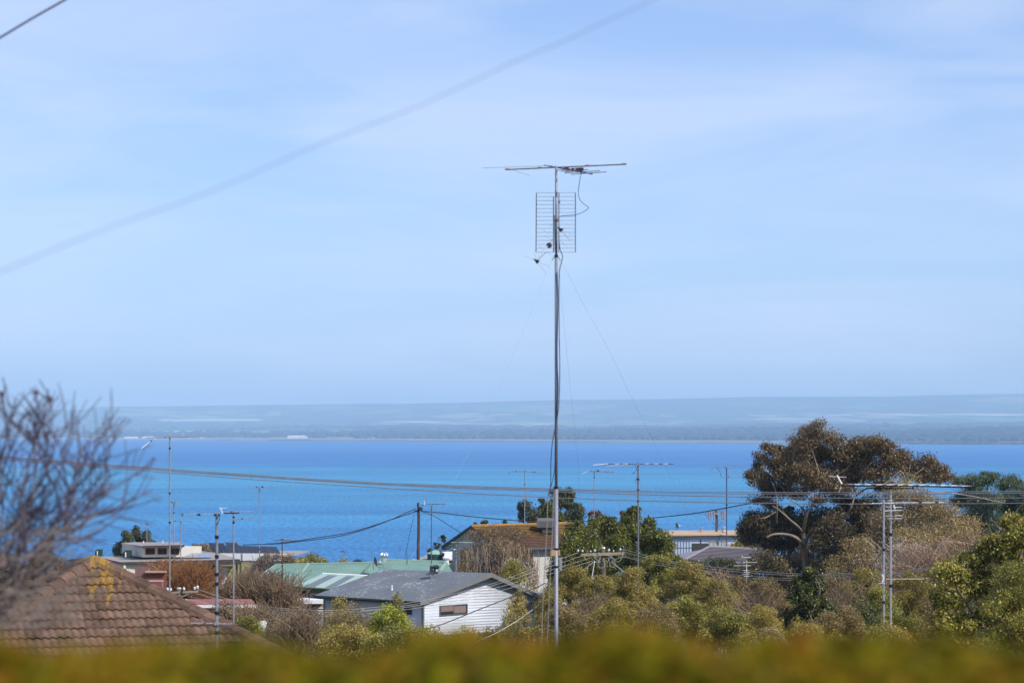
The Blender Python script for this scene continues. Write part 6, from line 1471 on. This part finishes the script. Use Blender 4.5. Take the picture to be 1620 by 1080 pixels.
bush(748, 802, 990, 1035, 88, 'green', 'spiky low green shrub before the gable wall corner', leaf_px=4.4)
bush(782, 850, 942, 1030, 98, 'scrub', 'thin airy sapling beside the right gable window', leaf_px=4.4, dens=.22, rr=(6, 12))
bush(800, 838, 930, 1000, 104, 'scrub', 'slim leafy stem in front of the right gable window', leaf_px=4.2, dens=.5, rr=(5, 9))

# ------------------------------------------------------------------ middle distance at the right
bush(1095, 1182, 876, 925, 178, 'cypress', 'dome of dark olive foliage before the ribbed grey roof', leaf_px=3.8, power=3)
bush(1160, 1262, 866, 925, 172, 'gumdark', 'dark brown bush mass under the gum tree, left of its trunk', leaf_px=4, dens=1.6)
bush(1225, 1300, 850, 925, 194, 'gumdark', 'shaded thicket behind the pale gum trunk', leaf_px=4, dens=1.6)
bush(1289, 1352, 826, 905, 184, 'gumdark', 'olive brown rounded tree right of the pale gum trunk', leaf_px=4, dens=1.6, cat='tree', name='tree')
bush(1305, 1400, 842, 925, 168, 'scrubbrown', 'grey-olive layered shrub below the gum, left of the mast pair', leaf_px=4)
bush(1350, 1470, 792, 910, 172, 'brown', 'tall brown shrub behind the mast pair', leaf_px=4.2, cat='tree', name='tree')
bush(1385, 1490, 744, 830, 180, 'scrubbrown', 'creeper-covered yellow-brown tree behind the very long boom', leaf_px=4.2, cat='tree', name='tree')
bush(1440, 1560, 770, 900, 168, 'scrubbrown', 'wide brown-olive tree right of the mast pair', leaf_px=4.2, cat='tree', name='tree')
bush(1330, 1400, 880, 935, 150, 'brown', 'dark gap-filling brown shrub behind the street wires', leaf_px=4)
plant('tree', 'feathery grey-green tree at the right edge behind the wires', 'tree', [(1540, 765, 28, 18), (1568, 758, 28, 14), (1596, 768, 28, 16), (1622, 780, 26, 18), (1530, 790, 30, 22), (1560, 790, 34, 24), (1596, 800, 34, 26), (1625, 815, 30, 26), (1545, 825, 40, 28), (1585, 835, 40, 28), (1650, 800, 30, 26), (1517, 760, 12, 10)], 212, LM['willow'], 30000, 4.2, deep=3, seed=61, aspect=.26, droop=1.0, sub=7, nl=10)
brush(1385, 1470, 842, 905, 134, twig_p, 'bleached bare branches right of the mast pair', n=200, spread=.5, px=1.8)
brush(1400, 1520, 850, 935, 128, twig_k, 'pinkish tangle of bare twigs right of the mast pair', n=320, spread=.45, px=1.5)
brush(1500, 1580, 838, 900, 126, twig_k, 'pinkish bare twigs above the big green bush', n=260, spread=.4, px=1.6)
bush(1465, 1560, 858, 930, 136, 'scrubbrown', 'rusty olive shrub between the two clumps of bare twigs', leaf_px=4)
# scrub in front: many separate bushes
spec = [
 (868, 940, 905, 1012, 104, 'scrub', 'olive scrub bush just right of the tall mast foot'), (905, 985, 918, 1015, 98, 'scrub', 'olive scrub bush around the foot of the wooden power pole'), (960, 1040, 906, 1012, 102, 'scrub', 'leafy scrub bush right of the wooden power pole'),
 (1000, 1080, 884, 1000, 112, 'green', 'tall green-yellow scrub bush below the strong boom mast'), (1045, 1130, 896, 1005, 108, 'scrub', 'olive yellow bush under the start of the right-hand wires'), (1090, 1170, 925, 1010, 100, 'scrub', 'low olive bush left of the stay wire'),
 (1135, 1215, 918, 1012, 104, 'scrubbrown', 'dry scrub bush around the chalky antenna foot'), (1180, 1250, 920, 1010, 98, 'scrubbrown', 'dry brownish bush left of the small conifer'), (1050, 1120, 950, 1025, 84, 'green', 'fresh green bush low in the middle of the scrub'),
 (930, 1010, 955, 1030, 82, 'scrub', 'front bush right of the mast foot, lightest green'), (855, 930, 962, 1030, 80, 'scrubbrown', 'front dry bush at the foot of the tall mast'), (1005, 1070, 960, 1030, 76, 'scrubbrown', 'front brownish bush in the centre right scrub'),
 (1110, 1190, 965, 1030, 78, 'green', 'front leafy bush where the stay wire ends'), (1175, 1235, 965, 1030, 74, 'scrub', 'front olive bush beside the pale dry plant'), (1290, 1350, 915, 1000, 102, 'scrubbrown', 'dry bush right behind the small conifer'),
 (1330, 1400, 905, 1000, 98, 'scrub', 'olive bush left of the mast pair foot'), (1360, 1420, 935, 1020, 84, 'green', 'green bush at the foot of the mast pair'), (1405, 1480, 912, 1010, 88, 'scrub', 'yellow-green bush right of the mast pair foot'),
 (1450, 1520, 930, 1020, 80, 'scrubbrown', 'brownish bush between mast pair and the big green bush'), (1290, 1370, 965, 1035, 72, 'scrubbrown', 'front dry bush right of the conifer'), (1380, 1465, 970, 1035, 70, 'green', 'front green bush below the mast pair'),
 (1240, 1300, 985, 1035, 70, 'scrub', 'front low bush under the conifer'), (850, 885, 940, 1015, 96, 'scrub', 'thin olive bush left of the tall mast foot')]
for (a, b, c, e, d, lm, lb) in spec: bush(a - 6, b + 6, c - 12, e, d, lm, lb, leaf_px=3.4, dens=1.1, rr=(7, 15), power=3.2, outer=.25)
brush(900, 960, 925, 1000, 92, twig_m, 'thin dry stems round the wooden pole foot', n=120, spread=.3, px=1.5)
brush(1150, 1240, 925, 1000, 92, twig_m, 'grey dry stems left of the small conifer', n=150, spread=.35, px=1.3)
brush(1300, 1400, 900, 985, 92, twig_m, 'dry stems between the conifer and the mast pair', n=150, spread=.35, px=1.3)
brush(1120, 1160, 890, 960, 124, twig_k, 'pale bare sapling left of the chalky antenna', n=90, spread=.2, px=1.8)
bush(1192, 1246, 988, 1020, 66, 'pale', 'pale dry flowering plant in front of the conifer', leaf_px=4.5, rr=(4, 9), dens=.8)
bush(1368, 1440, 962, 1035, 57, 'scrub', 'yellow-green bush covering the feet of the mast pair', leaf_px=4.4)
bush(1300, 1345, 990, 1035, 60, 'scrub', 'low olive bush close to the hedge, right of the conifer', leaf_px=4.4)
# small conifer and its neighbour
plant('conifer', 'small pointed dark green conifer rising from the scrub', 'tree', [(1282, 905, 14, 12), (1272, 925, 20, 18), (1292, 925, 18, 16), (1275, 950, 28, 18), (1296, 950, 22, 18), (1256, 975, 28, 20), (1284, 985, 34, 20), (1310, 970, 24, 18), (1245, 990, 20, 16), (1325, 985, 18, 16)], 80, LM['deep'], 12000, 4.6, deep=.5, seed=71, aspect=.45, sub=8, nl=10)
bush(1345, 1385, 925, 1005, 78, 'deep', 'dark slim shrub right of the small conifer', leaf_px=4.4)
bush(1318, 1348, 955, 1010, 76, 'deep', 'low dark leafy shrub touching the conifer', leaf_px=4.4)
bush(1330, 1425, 782, 860, 188, 'gumdark', 'shaded tree between the gum and the mast pair', leaf_px=4, dens=1.5, cat='tree', name='tree')
bush(1250, 1335, 792, 850, 189, 'gumdark', 'shaded leaves hanging under the middle of the gum crown', leaf_px=4, dens=1.4)
bush(1395, 1565, 815, 935, 152, 'scrubbrown', 'wide dry shrub behind the bare twig tangle', leaf_px=4, dens=1.5, power=4)
bush(1565, 1700, 795, 960, 92, 'scrubbrown', 'tall dry bush at the right edge behind the biggest green bush', leaf_px=4.4, dens=1.4, power=4)
bush(1555, 1690, 880, 1030, 60, 'green', 'lower green bush in the right bottom corner over the hedge', leaf_px=4.8, dens=1.3, power=4)
bush(960, 1012, 890, 945, 148, 'pine', 'low pine bough right of the middle power pole', leaf_px=4, dens=1.4)
# big near bush at the right edge
plant('shrub', 'biggest green bush, filling the right edge of the scrub', 'shrub', [(1500, 905, 34, 26), (1540, 885, 34, 24), (1580, 870, 34, 26), (1618, 850, 34, 28), (1650, 850, 34, 40), (1510, 945, 38, 28), (1555, 925, 38, 28), (1600, 910, 38, 28), (1640, 910, 36, 30), (1530, 985, 40, 24), (1580, 970, 40, 26), (1630, 965, 38, 28), (1490, 985, 26, 22), (1600, 1010, 44, 22), (1540, 1020, 40, 20), (1655, 1010, 36, 26), (1600, 825, 20, 18), (1640, 800, 24, 24)], 66, LM['green'], 30000, 5.2, deep=1.1, seed=72, aspect=.5, sub=8, nl=14)
brush(1500, 1640, 812, 880, 68, twig_m, 'few brown stems over the top of the big green bush', n=26, spread=.3, px=1.2)

# ------------------------------------------------------------------ bare winter tree close to us at the left
def bare_tree():
    rs = np.random.RandomState(12); d = 14.0; base = Vector((-3.15, d, gz(d)))
    t = thing('bare_tree', base, 'out-of-focus bare winter tree with curving twigs at the left edge', 'tree')
    mb = MB(); tw = MB(); cnt = [0]; U = lambda u, v, k=0: P(u, v, d + k)
    fork = U(-70, 1010); mb.tube([base, base.lerp(fork, .5) + Vector((.05, 0, 0)), fork], .085, 10, r1=.06)
    def grow(p, dirv, L_, r, lvl):
        """one curving shoot with side shoots"""
        n = 7; pts = [p]; q = p.copy(); dv = dirv.normalized(); bend = Vector((rs.normal() * .16, rs.normal() * .12, .10))
        for i in range(n):
            dv = (dv + bend * .55 + Vector((rs.normal(), rs.normal(), rs.normal() * .6)) * .10).normalized(); q = q + dv * L_ / n; pts.append(q.copy())
            u = 810 + q.x / q.y * FPX; v = 680 - (q.z - HC) / q.y * FPX
            if u > 240 or (v > 900 and u > 60) or v < 612 + 14 * rs.rand() + max(0, 30 - u) * .3 + max(0, u - 125) * .7: break
        (mb if lvl < 2 else tw).tube(pts, r, 5 if lvl < 3 else 4, cap=lvl < 2, r1=r * .55); cnt[0] += 1
        if lvl >= 3: return
        k = (4, 5, 4, 4, 0)[lvl]
        for i in range(k):
            j = 1 + int((len(pts) - 1.01) * rs.uniform(.2, 1.0)); j = min(j, len(pts) - 1); o = pts[j]; ax = (pts[j] - pts[j - 1]).normalized()
            side = ax.cross(Vector((rs.normal(), rs.normal() * .6, rs.normal() * .5))).normalized(); nd = (ax * .75 + side * .75 + Vector((.10, 0, .12))).normalized()
            grow(o, nd, L_ * rs.uniform(.55, .85), r * .72, lvl + 1)
    for (u, v, k, a, b) in ((-10, 900, 0, 30, 740), (30, 930, .1, 130, 800), (20, 930, -.1, 215, 800), (-50, 850, .2, -10, 700), (0, 900, .2, 110, 840), (-30, 960, -.2, 60, 860), (10, 880, .0, 90, 720), (40, 900, .3, 175, 790)):
        p1 = U(u, v, k); p2 = U(a, b, k * 2); m_ = fork.lerp(p1, .5) + Vector((0, 0, -.02)); mb.tube(smooth_path([fork, m_, p1], 4), .034, 7, r1=.024)
        grow(p1, (p2 - p1), (p2 - p1).length * 1.08, .0085, 1)
        grow(p1, (p2 - p1) + Vector((rs.normal() * .2, .1, .15)), (p2 - p1).length * .7, .0075, 1)
    mb.build('trunk', mat('grey winter bark', (.15, .12, .11), var=.3, scale=6, rough=.9, spec=.05), t, smooth=True); tw.build('twigs', twig_d, t)
    for (u, v, r) in ((57, 620, .017), (79, 631, .019), (2, 622, .015), (42, 683, .012), (48, 693, .016)):
        MB().lathe(U(u, v), [(.004, -r), (r * .8, -r * .6), (r, 0), (r * .8, r * .6), (.004, r)], 8).build('seed_pod', twig_d, t)
    for px in ([(-5, 760), (10, 690), (5, 650), (2, 622)], [(40, 740), (60, 690), (72, 655), (79, 631), (62, 600)], [(79, 631), (68, 625), (57, 620), (58, 640)], [(95, 720), (110, 690), (116, 665), (119, 640)], [(0, 640), (8, 615), (4, 596)], [(60, 690), (48, 660), (40, 645)]):
        MB().tube(smooth_path([U(u, v) for u, v in px], 4), .006, 5, r1=.0035).build('shoot', twig_d, t)
    # pale lower twigs over the tiled roof
    lw = MB()
    for i in range(230):
        u = rs.uniform(-60, 40 + 90 * rs.rand()); v = rs.uniform(840, 1000); a = rs.uniform(-.9, .9); L_ = rs.uniform(30, 90); k = rs.uniform(-.6, .6)
        lw.tube(smooth_path([U(u, v, k), U(u + L_ * .5 * math.cos(a), v - L_ * .35 * abs(math.sin(a)) + rs.normal() * 6, k), U(u + L_ * math.cos(a), v - L_ * .8 * abs(math.sin(a)) + rs.normal() * 10, k)], 3), .0058, 4, cap=False, r1=.003)
    lw.build('lower_twigs', mat('pale grey twigs', (.20, .165, .145), var=.3, scale=4, rough=.9, spec=.05), t)
bare_tree()

# ------------------------------------------------------------------ hedge right in front of us
def hedge():
    rs = np.random.RandomState(4); base = Vector((0, 3.0, gz(3)))
    t = thing('hedge', base, 'out-of-focus clipped hedge with orange young tips along the bottom edge', 'hedge')
    n = 60000; x = rs.uniform(-1.7, 1.7, n); y = rs.uniform(2.42, 2.95, n)
    def top(x, y): return 40 - .258 + .006 * np.sin(x * 9 + 1) + .007 * np.sin(x * 23 + 4) + .004 * np.sin(x * 3.1) + .007 * np.sin(x * 17 + y * 9) + .006 * np.sin(x * 31 + 2 + y * 5)
    f = rs.rand(n) ** 1.9; z = top(x, y) - f * 1.25 * np.where(y < 2.62, 1, .22)
    p = np.stack([x, y, z], 1); nr = rs.normal(size=(n, 3)) * .8 + np.array([0, -.3, .6]); nr /= np.linalg.norm(nr, axis=1, keepdims=True)
    ax = rs.normal(size=(n, 3)); ax -= nr * (ax * nr).sum(1, keepdims=True); ax /= np.linalg.norm(ax, axis=1, keepdims=True); bx = np.cross(nr, ax)
    s = .034 * rs.uniform(.6, 1.3, (n, 1)); V = np.stack([p - ax * s * .5, p + bx * s * .25, p + ax * s * .5, p - bx * s * .25], 1)
    young = (rs.rand(n) < np.where(f < .05, .38, .03))
    for nm, sel, m in (('foliage', ~young, LM['hedge']), ('young_leaves', young, LM['hedgetip'])):
        v = V[sel].reshape(-1, 3); np_mesh(nm, v, np.arange(len(v)).reshape(-1, 4), m, t)
    mb = MB()
    for i in range(46):
        x0 = -1.65 + i * .073; mb.tube([(x0, 2.9 + rs.normal() * .1, gz(3) - .05), (x0 + rs.normal() * .04, 2.85, 39.1), (x0 + rs.normal() * .08, 2.8 + rs.normal() * .15, 39.66)], .014, 5, r1=.005)
    mb.build('stems', bark, t)
hedge()
